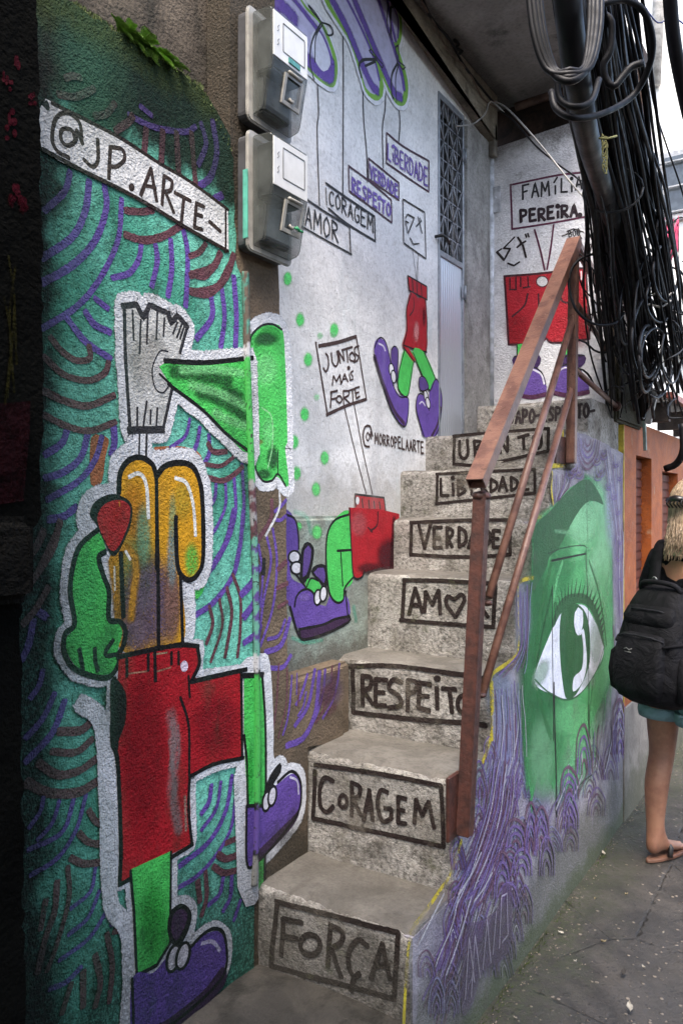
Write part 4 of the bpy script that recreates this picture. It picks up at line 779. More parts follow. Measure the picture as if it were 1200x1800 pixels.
for q, wd in (("463,305 490,470 525,688", 12), ("480,325 580,305 675,275", 18), ("676,272 700,420 730,605", 10), ("730,605 625,640 520,688", 16), ("615,652 670,880 728,1102", 7), ("665,632 710,870 762,1107", 7),
    ("515,365 527,380 530,430 516,460 503,440", 11), ("545,362 552,415 570,432 582,400 575,352", 11), ("592,415 582,350", 11), ("582,350 612,402", 11), ("612,402 606,345", 11), ("600,347 655,330", 11), ("626,340 632,410", 11), ("655,358 640,375 645,400 662,405 672,385 655,358", 10), ("690,325 668,335 670,365 687,378 682,402 665,410", 10),
    ("550,532 556,482", 10), ("556,482 572,512", 10), ("572,512 590,476", 10), ("590,476 596,526", 10), ("600,518 615,472", 10), ("615,472 632,512", 10), ("606,500 626,497", 9), ("640,472 645,506", 10), ("660,455 646,466 658,485 660,500 642,506", 9),
    ("540,650 546,565", 11), ("540,570 577,560", 11), ("545,606 572,600", 11), ("578,590 572,612 590,625 602,605 590,588 578,590", 10), ("610,637 608,560", 10), ("608,562 636,562 636,585 612,597", 10), ("612,597 642,627", 10), ("638,560 670,550", 10), ("655,556 660,617", 10), ("692,540 670,547", 10), ("670,547 676,602", 10), ("676,602 694,590", 10), ("672,573 690,568", 9)): w_.st(BW, wd, q)
w_.dot(BW, (636, 440), 7, 8)
for q, wd in (("762,800 748,748 722,752 712,800 722,850 745,855", 11), ("748,800 735,780 728,805 738,825 748,800 752,775 755,815", 8)): w_.st(BW, wd, q)
w_.text(BW, 9, "MORROPELAARTE", "770,782 1032,832 1034,892 772,838", .03)
# hanging signs
w_.z(*B_); INK = (.02, .02, .022)
for q in ("622,440 627,600 620,700 632,1085", "755,170 758,400 755,1030", "860,470 866,640 880,800 885,960", "980,450 978,570 964,680 968,885", "1050,565 1056,650 1050,745"): w_.st(INK, 8, q)
for q, wd in (("540,1035 665,1120 790,1195", 11), ("790,1195 797,1342", 9), ("540,1195 680,1275 802,1342", 9), ("665,966 770,1040 922,1142", 12), ("922,1142 926,1272", 9), ("926,1272 780,1182 680,1100", 11), ("666,990 670,1080", 6)): w_.st(INK, wd, q)
w_.text(INK, 10, "AMOR", "555,1075 735,1185 738,1285 552,1180", .04); w_.text(INK, 9, "CORAGEM", "680,1000 920,1145 920,1232 680,1075", .04)
for q in ("785,875 900,960 1010,1055", "1010,1055 1013,1175", "1013,1175 900,1090 788,1008", "785,875 789,1008", "890,835 970,900 1050,965", "1050,965 1050,1056", "1050,1056 970,1000 890,945", "890,835 890,945", "985,700 1070,770 1208,850", "1208,850 1208,1012", "1208,1012 1100,940 982,858", "985,700 984,858"): w_.st((.06, .02, .04), 9, q)
VI = (.16, .10, .36)
w_.text(VI, 13, "RESPEiTO", "800,935 1010,1085 1010,1150 800,1010", .04); w_.text(VI, 11, "VERDADE", "895,865 1048,985 1048,1045 897,935", .04); w_.text(VI, 10, "LiBERDADE", "988,755 1205,890 1205,985 988,835", .04)
w_.st(INK, 7, "1070,1050 1185,1120 1192,1365 1075,1282", closed=True, smooth=False)
for q in ("1100,1175 1082,1165 1098,1232 1130,1150", "1130,1150 1095,1130 1085,1150", "1150,1145 1172,1232", "1140,1195 1168,1165", "1108,1255 1125,1288 1155,1285", "1160,1150 1166,1168"): w_.st(INK, 7, q, smooth=False)
w_.st(INK, 4, "1120,1320 1132,1400 1142,1480"); w_.st(INK, 4, "1150,1340 1148,1400 1146,1480")
# big purple shoes
LG, HW = (.20, .44, .05), (.72, .73, .78)
sh1 = "330,-60 470,-60 560,50 640,130 690,240 716,340 704,436 665,436 600,385 530,312 400,180"; shA = "650,-40 800,-40 880,190 950,400 957,480 930,515 880,480 850,390 790,210"; shB = "770,-40 960,-40 1030,230 1086,420 1080,525 1042,540 1005,485 960,390 870,190"; shC = "970,-30 1045,60 1056,170 1035,240 1010,225 990,120"
for q in (sh1, shA, shB, shC): w_.halo(HW, q, 34)
for q in (sh1, shA, shB, shC): w_.fl(LG, q, True, 3); w_.st(LG, 28, q, closed=True)
def inner(q, s_): 
    P = pts(q); cx = sum(p[0] for p in P) / len(P); cy = sum(p[1] for p in P) / len(P); return [(cx + (x - cx) * s_ , cy + (y - cy) * (s_ + .06)) for x, y in P]
PL = (.50, .48, .68)
for q, s_ in ((sh1, .9), (shA, .86), (shB, .86), (shC, .8)): w_.fl(PL, inner(q, s_), True, 2)
for q, wd in (("375,-40 420,110 520,262 610,355 680,405 690,330", 60), ("470,-30 560,80 650,205 698,330", 24), ("400,0 440,40 500,100", 60), ("680,-30 775,150 850,330 905,450 935,480", 42), ("760,-30 850,150 920,320 945,420", 16), ("800,-30 880,160 965,360 1025,490 1060,515", 40), ("930,-30 1005,200 1062,390 1075,470", 26), ("985,-10 1010,130 1030,215", 22), ("1010,20 1042,100 1042,200", 12)): w_.st(PUR, wd, q, soft=1.5)
w_.fl((.66, .67, .78), "585,190 625,170 670,260 685,340 650,375 605,310", True, 2); w_.dot((.15, .08, .36), (480, 200), 40, 60, soft=.7)
for q, wd in (("640,120 590,60 570,30 600,60 640,120", 9), ("640,120 690,140 700,180 670,185 640,125", 9), ("635,125 590,220 580,330 600,420", 10), ("645,130 610,200 605,330", 8), ("930,310 890,270 900,262 935,308", 8), ("935,310 965,345 960,360 930,320", 8), ("930,315 860,318 838,350 850,410", 14), ("925,325 870,350", 12), ("1040,330 1030,250 1045,240 1045,325", 8), ("1045,325 1082,355 1070,368 1042,335", 8), ("1040,335 1010,400 1010,500 1020,520", 13), ("1045,340 1030,420 1035,540", 9), ("1005,10 1020,40 1000,50 1010,210", 12), ("990,20 985,130 1000,200", 9), ("1010,0 1000,190", 8)): w_.st(INK, wd, q)
# small striding figure
w_.z(*E_); w_.fl(RED, "962,45 1000,75 1036,80 1044,200 1040,352 970,336 918,328 938,240 940,130", True, 2); w_.z(*B_).fl(RED, "1095,1455 1195,1512 1196,1582 1102,1532", False, 2)
for q in ("1118,1475 1122,1535", "1140,1485 1145,1548", "1165,1500 1168,1562", "1095,1455 1195,1512", "1195,1512 1196,1582", "1196,1582 1102,1532", "1102,1532 1095,1455"): w_.st(BLK, 8, q)
w_.z(*E_); w_.dot((.75, .3, .3), (990, 250), 16, 60, soft=.7); w_.dot((.08, .004, .01), (1030, 170), 10, 60, soft=.7)
for q, wd in (("962,50 938,130 940,240 920,325", 7), ("1036,85 1046,200 1042,355", 7), ("1045,358 970,338 920,320", 8), ("975,70 975,130 955,165", 7)): w_.st(BLK, wd, q)
w_.fl(GRN, "928,345 978,372 972,430 946,585 918,582 894,540 902,450", True, 2); w_.fl(GRN, "972,350 1030,362 1092,500 1090,540 1062,560 1030,500", True, 2); w_.fl(RED, "920,330 945,335 985,400 975,410", True, 1)
for q, wd in (("928,345 900,450 893,540 920,585 945,585 968,440 978,400", 7), ("972,360 1030,500 1060,558 1092,530 1090,500 1032,362", 7), ("920,330 980,410", 7)): w_.st(BLK, wd, q)
w_.fl(PUR, "768,335 792,285 822,298 850,400 862,520 900,590 946,606 930,745 860,660 800,480", True, 2); w_.st(DPU, 22, "770,380 810,510 870,660 925,735")
w_.st(BLK, 7, "768,335 792,284 824,298 852,400 864,520 902,592 948,606 930,748 860,665 798,480 765,370"); w_.st((.6, .58, .72), 9, "790,312 815,325 825,350")
w_.fl((.10, .055, .24), "858,345 872,328 890,345 892,410 886,512 862,440", True, 2); w_.st(BLK, 7, "858,345 872,326 892,345 892,420 886,512"); 
for x, y in ((858, 450), (869, 487)): w_.dot(BLK, (x, y), 14, 34, ang=-.1); w_.dot((.7, .7, .74), (x, y), 9, 26, ang=-.1)
w_.fl(PUR, "1062,560 1096,500 1122,600 1112,740 1092,795 1030,800 1012,740 990,650 1000,582 1032,590 1056,662", True, 2); w_.st(DPU, 16, "1118,650 1100,740 1070,800")
w_.st(BLK, 7, "1062,562 1096,500 1124,600 1112,740 1090,798"); w_.st(BLK, 7, "1030,800 1010,740 988,650 1000,580 1034,592 1056,665"); w_.fl((.10, .055, .24), "1004,495 1030,490 1052,545 1012,558", True, 2); w_.st(BLK, 6, "1004,495 1030,488 1054,545 1012,560", closed=True)
for x, y in ((1040, 590), (1050, 625)): w_.dot(BLK, (x, y), 11, 30, ang=-.2); w_.dot((.7, .7, .74), (x, y), 7, 23, ang=-.2)
w_.st((.6, .58, .72), 8, "1005,630 1020,618 1035,640")
# red belt rising above the ledge
w_.z(*H_); w_.fl(RED, "533,163 600,172 656,180 662,250 533,240", False, 2)
for q in ("533,165 655,180", "655,180 662,240", "533,165 536,215", "562,185 566,225", "590,190 594,230", "612,195 616,232", "635,198 640,235"): w_.st(BLK, 8, q)
w_.dot((.75, .75, .75), (543, 192), 6, 14)
part("painted_signs", w_.me(), P_WHITE, house)
# door: lower aluminium sheet, upper lattice over a near-black backing
gz = yz(790, 455, XW)[1]
M_STEEL = simple("door steel", (.30, .33, .37), .42, .5, .15, 30); M_ALU = NT("ribbed aluminium")
_w = M_ALU.n("ShaderNodeTexWave", wave_type='BANDS', bands_direction='Y'); M_ALU.l(M_ALU.pos, _w.inputs[0]); _w.inputs["Scale"].default_value = 14
M_ALU = M_ALU.fin((.62, .66, .72), .38, M_ALU.bump(_w.outputs["Fac"], .003), .6)
M_VOID = simple("unlit depth stand-in", (.008, .008, .008), .9)  # near-black colour stands in for unlit depth behind lattice and shutters
door = MB(); fr = .016
for a, b2 in (((XW - .03, dy0, dzb), (XW + .006, dy0 + fr, dzt)), ((XW - .03, dy1 - fr, dzb), (XW + .006, dy1, dzt)), ((XW - .03, dy0 + fr, dzt - .03), (XW + .005, dy1 - fr, dzt)), ((XW - .03, dy0 + fr, gz - .014), (XW + .005, dy1 - fr, gz + .014))): door.box(a, b2)
dr = part("door", bevel(door.me(), .002, 1), M_STEEL, house)
sub("panel", MB().box((XW - .02, dy0 + fr, dzb), (XW - .004, dy1 - fr, gz - .014)).me(), M_ALU, dr)
lat = MB(); ya, yb2 = dy0 + fr, dy1 - fr; ny, nz = 5, 8; zt = dzt - .03; zb = gz + .014
for i in range(1, ny): 
    y = ya + (yb2 - ya) * i / ny; lat.box((XW - .012, y - .0035, zb), (XW - .004, y + .0035, zt))
for j in range(nz):
    z0 = zb + (zt - zb) * j / nz; z1 = zb + (zt - zb) * (j + 1) / nz
    for i in range(ny):
        y0 = ya + (yb2 - ya) * i / ny; y1 = ya + (yb2 - ya) * (i + 1) / ny
        lat.tube([(XW - .002, y0, z0), (XW - .002, y1, z1)] if (i + j) % 2 else [(XW - .002, y0, z1), (XW - .002, y1, z0)], .003, 6)
    lat.box((XW - .014, ya, z0 - .003), (XW - .006, yb2, z0 + .003))
sub("lattice", lat.me(), simple("lattice steel", (.34, .36, .40), .5, .5), dr)
sub("unlit_depth_backing", MB().box((XW - .11, ya - .01, zb - .01), (XW - .07, yb2 + .01, zt + .01)).me(), M_VOID, dr)
for yy in (275, 515):
    z = yz(813, yy, XW)[1]; hg = MB().tube([(XW + .012, dy1 - .004, z - .035), (XW + .012, dy1 - .004, z + .035)], .006, 8).box((XW + .004, dy1 - .03, z - .03), (XW + .009, dy1 + .02, z + .03)); sub("hinge", hg.me(), M_STEEL, dr)
p0 = onX(776, 415, XW + .03); sub("handle", MB().tube([(XW - .005, p0.y - .01, p0.z), (XW + .035, p0.y, p0.z + .004), (XW + .04, p0.y + .03, p0.z - .002), (XW + .036, p0.y + .07, p0.z - .02)], .008, 8).me(), simple("black handle", (.01, .01, .01), .35), dr)
# ---------------------------------------------------------------- landing back wall
back = empty("landing_back_wall", "pale wall at the head of the stairs with painted red shorts and family sign", "wall", (-1.3, YB, TK[8]))
xr = onY(1070, 600, YB).x; ztop = onY(930, 240, YB).z
b = MB().prism([(XW - .05, YB, 1.9), (xr, YB, 1.9), (xr, YB, ztop + .03), (XW - .05, YB, ztop - .01)], (0, .14, 0)); part("wall", bevel(b.me(), .01, 2), M_BACK, back)
b = MB().tube([(XW + .012, YB - .004, TK[8]), (XW + .012, YB - .004, ztop - .06)], .016, 8); part("corner_bead", b.me(), simple("bright corner plaster", (.62, .66, .72), .7), back)
k = Coat('Y', YB, .0012); k.z(850, 0, 3.43); MG = (.10, .02, .05)
for q in ("158,1116 300,1086 450,1056 640,1035", "160,1112 166,1250 170,1382", "168,1382 400,1346 640,1302", "640,1035 645,1302", "305,1385 340,1510 366,1628", "420,1355 402,1500 380,1625"): k.st(MG, 11, q)
k.text(INK, 11, "FAMíLiA", "225,1118 600,1060 600,1140 228,1206", .05); k.text((.02, .01, .015), 17, "PEREiRA.", "212,1268 592,1232 592,1302 216,1340", .06)
for q, wd in (("78,1520 122,1568", 14), ("122,1568 158,1500", 12), ("158,1500 118,1498", 10), ("118,1498 185,1430", 9), ("78,1520 108,1500", 9), ("205,1432 235,1480 254,1552", 12), ("200,1492 225,1470 252,1455", 12), ("250,1412 257,1432", 9), ("264,1408 272,1430", 9), ("145,1588 180,1602 215,1580", 10), ("470,1425 530,1400", 7), ("500,1395 540,1380 600,1400", 6), ("560,1385 590,1440", 5), ("610,1490 650,1470 640,1520", 8)): k.st((.02, .012, .012), wd, q, smooth=q.count(' ') > 2)
k.text(INK, 6, "BOO", "505,1395 580,1375 585,1420 510,1430")
k.z(*J_); k.fl((.38, .009, .02), "447,205 600,192 790,168 803,470 700,484 660,486 622,470 600,490 465,494", False, 2); k.dot((.30, .006, .015), (760, 400), 60, 120, soft=.6); k.dot((.33, .006, .015), (500, 430), 60, 80, soft=.5)
for q, wd in (("445,206 600,194 790,170", 9), ("447,205 455,330 465,494", 9), ("465,494 600,490", 8), ("600,490 622,468 640,484 700,484 805,470", 8), ("790,170 805,470", 8), ("470,262 470,215", 6), ("495,262 495,210", 6), ("468,262 498,262", 6), ("515,250 515,210", 6), ("525,255 555,250", 6), ("545,208 548,250", 6), ("545,280 530,330 480,376", 8), ("680,270 690,310 730,320", 8), ("590,280 592,360", 7), ("720,200 720,250", 6), ("745,195 748,240", 6), ("640,260 635,330", 6)): k.st((.05, .006, .012), wd, q)
k.st((.7, .6, .6), 6, "770,185 772,220"); k.dot((.62, .62, .62), (606, 228), 24, 22); k.ring((.1, .02, .03), 5, (606, 228), 25, 23)
k.fl(GRN, "500,495 548,490 548,545 500,548", False, 2); k.fl(GRN, "690,484 752,478 750,545 690,548", False, 2); k.st(BLK, 5, "500,495 500,548"); k.st(BLK, 5, "752,478 750,540"); k.st(BLK, 5, "548,490 548,540")
SHP = (.13, .07, .32)
k.fl((.05, .02, .10), "488,545 590,538 584,590 500,590", True, 2); k.fl((.05, .02, .10), "676,545 782,540 770,585 690,590", True, 2)
k.fl(SHP, "498,700 515,610 550,584 600,608 620,660 616,705 560,715", True, 2); k.fl(SHP, "648,695 655,622 690,584 745,584 790,640 796,695 720,705", True, 2)
for q in ("496,705 560,716 620,704", "646,696 720,708 800,694"): k.st((.08, .02, .06), 18, q)
for q, wd in (("515,610 550,584 600,608 620,660", 6), ("655,622 690,584 745,584 790,640", 6), ("488,545 590,538", 5), ("676,545 782,540", 5)): k.st(BLK, wd, q)
k.st((.7, .68, .78), 7, "552,592 600,618 615,660"); k.st((.7, .68, .78), 6, "668,612 700,592 735,594"); k.st((.7, .68, .78), 5, "560,545 575,560")
part("painted_shorts", k.me(), P_BACK, back)
p0 = onY(873, 345, YB); b = MB().box((p0.x - .035, YB - .012, p0.z - .09), (p0.x + .022, YB - .001, p0.z + .05)).tube([(p0.x - .005, YB - .016, p0.z - .01), (p0.x - .005, YB - .006, p0.z - .01)], .008, 10)
tag(link("cover_plate", bevel(b.me(), .003, 2), simple("painted over plate", (.55, .57, .61), .6)), "small painted over electrical cover plate beside the family sign", "cover plate")
# dark backing standing in for the void above that wall, pier at its right end, slab overhead
b = MB().box((XW - .05, YB + .16, ztop - .2), (-.9, YB + .3, 4.0))
tag(link("void_backing", b.me(), wall_mat("dark backing", dict(c1=(.05, .028, .02), c2=(.02, .014, .011), c3=(.006, .005, .004), vs=7, fs=60, fa=.5, bump=[(10, .02, 3)]))), "dark backing in place of the void in the gap under the concrete slab", "wall")
b = MB().box((xr + .002, YB - .035, onY(1075, 735, YB).z - .02), (XE + .022, YB + .5, 3.9))
tag(link("concrete_column", bevel(b.me(), .012, 2), wall_mat("mossy bare concrete", dict(c1=(.16, .13, .10), c2=(.085, .07, .055), c3=(.015, .013, .01), vs=6, fs=80, fa=.5, bump=[(10, .012, 4), (90, .006, 3)], dirt=[dict(k="z", a=2.7, b=2.05, s=6, n=1.2, c=(.02, .024, .012), amt=.85)]))), "bare brown concrete column at the right of the landing wall", "column")
SPS = dict(c1=(.36, .34, .315), c2=(.25, .235, .22), c3=(.03, .03, .028), vs=3, fs=60, fa=.3, bump=[(9, .01, 4)], dirt=[dict(k="spots", a=.56, b=.7, s=4, c=(.06, .055, .05), amt=.8), dict(k="x", a=-1.45, b=-1.62, s=5, n=.8, c=(.03, .028, .024), amt=.7)])
slab = empty("concrete_slab", "stained grey concrete balcony slab above the stairs with a beam along the wall", "slab", (-1.4, 3, 3.87))
part("soffit", MB().box((-1.9, 1.75, 3.87), (-.95, YB + .5, 4.05)).me(), wall_mat("stained soffit", SPS), slab)
zb0 = onX(767, 100, XW + .05); zb1 = onX(856, 235, XW + .05)
spb = dict(SP_PIER); spb.update(c1=(.30, .27, .22), c2=(.17, .145, .11), dirt=[dict(k="spots", a=.54, b=.68, s=7, c=(.045, .04, .03), amt=.7)])
pl = [(1.75, zb0.z - (zb0.y - 1.75) * (zb1.z - zb0.z) / (zb1.y - zb0.y)), (YB - .002, zb1.z), (YB - .002, 3.868), (1.75, 3.868)]
part("beam", bevel(MB().prism([(XW + .05, y, z) for y, z in pl], (-.07, 0, 0)).me(), .008, 2), wall_mat("rough beam", spb), slab)
part("edge_pipe", MB().tube([(XW + .1, YB + .13, onY(890, 188, YB + .1).z), (-.96, YB + .13, onY(890, 188, YB + .1).z + .02)], .022, 10).me(), simple("rusty pipe", (.20, .12, .09), .6), slab)
# small post at the wall corner under the beam
p0 = onY(866, 235, YB - .03); b = MB().box((XW + .014, YB - .045, TK[8] + 1.4), (XW + .05, YB - .008, 3.7))
tag(link("corner_batten", bevel(b.me(), .004, 1), simple("dirty batten", (.22, .2, .17), .8, bump=.004)), "short dirty vertical batten in the landing corner below the beam", "batten")
# ---------------------------------------------------------------- orange house and buildings down the alley
M_ORG = wall_mat("orange painted plaster", dict(c1=(.33, .082, .014), c2=(.23, .052, .011), c3=(.10, .05, .03), vs=7, fs=60, fa=.4, rough=.6, bump=[(14, .005, 4), (120, .003, 3)], dirt=[dict(k="spots", a=.6, b=.7, s=12, c=(.30, .22, .15), amt=.6)]))
M_ORD = wall_mat("shaded red orange board", dict(c1=(.12, .024, .010), c2=(.07, .016, .008), c3=(.03, .015, .01), vs=6, fs=60, fa=.4, rough=.6, bump=[(14, .003, 4)], dirt=[dict(k="spots", a=.62, b=.7, s=9, c=(.14, .10, .08), amt=.6)]))  # orange and shutter colours lowered to carry the shade of the eave
M_PLI = wall_mat("grey plinth", dict(c1=(.20, .18, .155), c2=(.13, .115, .1), c3=(.04, .035, .03), vs=6, fs=60, fa=.4, bump=[(12, .006, 4)], dirt=[dict(k="z", a=.5, b=0, s=7, n=1.2, c=(.06, .06, .035), amt=.85)]))
oh = empty("orange_house", "orange house front with dark red shutters above a grey mossy plinth", "house", (XE, 4.7, 0))
yo = yE + .004; yy = lambda px: onX(px, 1000, XE).y
zs = onX(1130, 1295, XE).z; zt = onX(1117, 800, XE).z; top_z = onX(1094, 733, XE).z
o1, o2, o3, o4, o5 = yy(1117), yy(1144), yy(1163), yy(1190), 7.2
W = MB()
for y0, y1, z0, z1 in ((yo, o1, .60, top_z), (o1, o2, zt, top_z), (o2, o3, .60, top_z), (o3, o4, zt - .06, top_z), (o4, o5, .60, top_z)): W.box((XE - .10, y0 + .0005, z0), (XE, y1 - .0005, z1))
part("wall", W.me(), M_ORG, oh)
part("plinth", bevel(MB().box((XE - .12, yo, -.3), (XE + .006, o5, .598)).me(), .004, 1), M_PLI, oh)
for y0, y1, zz in ((o1, o2, zt), (o3, o4, zt - .06)):
    sh = MB().box((XE - .09, y0 + .012, .64), (XE - .055, y1 - .02, zz - .01))
    for i in range(24): sh.box((XE - .054, y0 + .02, .66 + i * .052), (XE - .048, y1 - .03, .66 + i * .052 + .038))
    p = part("shutter", sh.me(), M_ORD, oh)
    part("dark_backing", MB().box((XE - .10, y0 - .002, .6), (XE - .093, y1 + .002, zz)).me(), M_VOID, oh)
    part("sill", bevel(MB().box((XE - .095, y0 - .02, .60), (XE + .03, y1 + .02, .638)).me(), .005, 2), simple("white sill", (.55, .54, .5), .6), oh)
cl = MB().box((XE - .03, yo - .001, .56), (XE + .003, yo + .012, top_z)); part("yellow_edge", cl.me(), simple("yellow trim paint", (.5, .38, .03), .6), oh)
# eave over the orange house
ev = empty("roof_eave", "dark underside of a low roof eave with a reddish metal edge above the orange house", "roof", (XE, 5.2, 2.1))
e0, e1 = 4.42, 7.2
part("roof_sheet", MB().prism([(XE - .3, e0, top_z + .30), (XE + .16, e0, top_z + .12), (XE + .16, e0, top_z + .15), (XE - .3, e0, top_z + .33)], (0, e1 - e0, 0)).me(), simple("dark roof underside", (.02, .018, .016), .7), ev)
part("edge_flashing", MB().tube([(XE + .17, e0 - .02, top_z + .135), (XE + .17, e1, top_z + .135)], .022, 4, sq=True).me(), simple("red flashing", (.30, .09, .07), .45), ev)
for i in range(5): part("rafter", MB().box((XE - .02, e0 + .12 + i * .5, top_z + .01), (XE + .14, e0 + .17 + i * .5, top_z + .115)).me(), simple("rafter timber", (.05, .035, .025), .8), ev)
# far white building
fb = empty("white_building", "tall sunlit white building with rain streaks beyond the cables", "building", (-1.3, 7.6, 0))
M_FAR = wall_mat("streaked white wall", dict(c1=(.82, .82, .80), c2=(.66, .65, .62), c3=(.3, .28, .25), vs=3, fs=30, fa=.25, bump=[(10, .004, 3)], dirt=[dict(k="spots", a=.55, b=.68, s=5, c=(.34, .32, .28), amt=.75, st=(1, 1, .12)), dict(k="spots", a=.6, b=.7, s=4, c=(.45, .42, .3), amt=.5)]))
part("wall", MB().box((-2.4, 7.3, 0), (-.2, 8.2, 9.5)).me(), M_FAR, fb)
part("downpipe", MB().tube([onY(1150, 150, 7.25), onY(1163, -150, 7.25)], .05, 8).me(), simple("grey pipe", (.35, .34, .32), .6), fb)
q = onY(1192, 335, 7.26); wi = MB().box((q.x - .16, 7.24, q.z - .25), (q.x + .6, 7.296, q.z + .35)); fr_ = part("window", wi.me(), simple("window frame grey", (.35, .36, .38), .5), fb)
sub("pane", MB().box((q.x - .11, 7.232, q.z - .2), (q.x + .55, 7.238, q.z + .3)).me(), simple("window glass", (.05, .06, .07), .1), fr_)
for z in (0, .22, .44): sub("grille_bar", MB().tube([(q.x - .2, 7.2, q.z - .2 + z), (q.x + .6, 7.2, q.z - .2 + z)], .012, 6).me(), simple("grille", (.3, .3, .3), .5), fr_)
part("ledge", bevel(MB().box((-2.3, 7.1, 3.0), (-.3, 7.298, 3.12)).me(), .01, 1), M_FAR, fb)
cb = MB(); q = onY(1168, 425, 7.0); vs = []; fs = []
for i in range(7):
    for j in range(9): vs.append((q.x + (i - 3) * .035, 7.0 + .03 * mn.noise(Vector((i * .6, j * .4, 2))) + .02 * math.sin(i * 1.7), q.z - (j - 4) * .05 + .02 * mn.noise(Vector((i, j * .3, 5)))))
for j in range(8):
    for i in range(6): fs.append((j * 7 + i, j * 7 + i + 1, (j + 1) * 7 + i + 1, (j + 1) * 7 + i))
cm = mesh(vs, fs, True); co = link("hanging_cloth", cm, simple("pink cloth", (.55, .06, .14), .9)); sm = co.modifiers.new("t", 'SOLIDIFY'); sm.thickness = .006
tag(co, "bright pink cloth hanging in front of the white building among cables", "cloth")
# house on the other side of the alley, beside and behind the photographer
M_OPP = wall_mat("opposite plaster", dict(c1=(.36, .34, .31), c2=(.24, .22, .2), c3=(.05, .05, .04), vs=3, fs=60, fa=.4, bump=[(10, .006, 4)], dirt=[dict(k="spots", a=.56, b=.68, s=4, c=(.1, .095, .08), amt=.7, st=(1, 1, .3))]))
ob = empty("opposite_house", "tall plain plastered house closing the other side of the alley", "house", (1.0, 1, 0))
part("wall", MB().box((.75, -3.0, -.3), (1.6, 1.6, 4.6)).me(), M_OPP, ob)
part("parapet", bevel(MB().box((.70, -3.0, 4.601), (1.65, 1.6, 4.75)).me(), .01, 1), M_BARE, ob)
part("added_overhang", bevel(MB().box((-.75, -3.0, 3.55), (.748, .2, 3.72)).box((-.75, -3.0, 3.721), (-.68, .2, 4.5)).me(), .01, 1), M_OPP, ob)  # unseen overhang, added to darken the lower left of the mural
nb = empty("neighbour_house", "dark plastered house continuing the left side of the alley behind the photographer", "house", (-1.5, -2, 0))
part("wall", MB().box((-2.2, -4.0, -.3), (xd - .002, .098, 4.6)).me(), M_BARE, nb)
# ---------------------------------------------------------------- stair railing
M_RUST = NT("brown painted steel"); _c = M_RUST.mix(M_RUST.ramp(M_RUST.noise(14, 6, .65), .4, .65), (.16, .078, .055), (.085, .036, .027)); _f = M_RUST.ramp(M_RUST.noise(75, 4, .7, off=3), .66, .74)
_c = M_RUST.mix(_f, _c, (.35, .27, .23)); _c = M_RUST.mix(M_RUST.ramp(M_RUST.noise(30, 5, .7, off=8), .60, .70, 0, .8), _c, (.05, .018, .01)); M_RUST = M_RUST.fin(_c, .42, M_RUST.bump(M_RUST.noise(90, 4), .0012), 0, .5)
M_RUD = simple("dark brown steel", (.075, .026, .018), .5, 0, .3, 30, .002, 90)
rail = empty("stair_railing", "brown steel handrail with two lower rails climbing the right edge of the stairs", "railing", (XE + .03, onX(815, 1470, XE).y, TK[2]))
xr0 = XE + .028
def X0(px, py, dx=0): return onX(px, py, xr0 + dx)
def bar(a, b, w2, name, mat, n=4):
    a, b = Vector(a), Vector(b)
    return part(name, bevel(MB().tube([a, b], w2 * (1.414 if n == 4 else 1), n, sq=(n == 4)).me(), .003, 2) if n == 4 else MB().tube([a, b], w2, n).me(), mat, rail)
bar(X0(816, 1468), X0(846, 868), .021, "post", M_RUD); bar(X0(1003, 815), X0(1008, 440), .018, "post", M_RUST)
bp = X0(806, 1420, -.012); part("base_plate", bevel(MB().box((XE - .004, bp.y - .05, bp.z - .09), (XE + .008, bp.y + .03, bp.z + .10)).me(), .003, 1), M_RUD, rail)
part("base_plate", bevel(MB().box((XE - .002, X0(990, 790).y - .03, X0(995, 815).z), (XE + .008, X0(1008, 790).y, X0(990, 765).z)).me(), .003, 1), M_RUD, rail)
# flat topped handrail: hollow box section, open at the near end
def boxrail(a, b, hw, hh, name, mat, hollow=True):
    a, b = Vector(a), Vector(b); t = (b - a).normalized(); sx = Vector((1, 0, 0)); sx = (sx - t * sx.dot(t)).normalized(); sz = t.cross(sx)
    if sz.z < 0: sz = -sz
    m = MB(); th = .004
    C = lambda p, u, v: p + sx * u + sz * v
    out = [(-hw, -hh), (hw, -hh), (hw, hh), (-hw, hh)]; inn = [(u * (1 - th / hw), v * (1 - th / hh)) for u, v in out]
    vs = [C(a, *q) for q in out] + [C(b, *q) for q in out] + [C(a, *q) for q in inn] + [C(a + t * .12, *q) for q in inn]
    fs = [(i, (i + 1) % 4, 4 + (i + 1) % 4, 4 + i) for i in range(4)] + [(4, 5, 6, 7)] + [(i, 8 + i, 8 + (i + 1) % 4, (i + 1) % 4) for i in range(4)] + [(8 + i, 12 + i, 12 + (i + 1) % 4, 8 + (i + 1) % 4) for i in range(4)] + [(12, 15, 14, 13)]
    return part(name, m.add(vs, fs).me(), mat, rail)
boxrail(X0(836, 850), X0(1009, 424), .028, .019, "top_rail", M_RUST)
RB = [(862, 1045, 1014, 533), (846, 1215, 1011, 652)]
bar(X0(858, 1050, .002), X0(1013, 536, .002), .0135, "lower_rail", M_RUST, 10); bar(X0(846, 1222, -.002), X0(1012, 654, -.002), .0135, "lower_rail", M_RUST, 10)
yc = YB - .036
for (a, b, w2) in (((1009, 424), (1053, 502), .017), ((1014, 536), (1064, 612), .012), ((1012, 652), (1082, 714), .012)):
    bar(X0(*a), onY(b[0], b[1], yc), w2, "return_rail", M_RUST, 4 if w2 > .015 else 10)
    e_ = onY(b[0], b[1], yc); part("wall_flange", MB().lathe((e_.x, e_.y + .002, e_.z), [(.026, -.012), (.026, 0)], 12, 'Y').me(), M_RUD, rail)
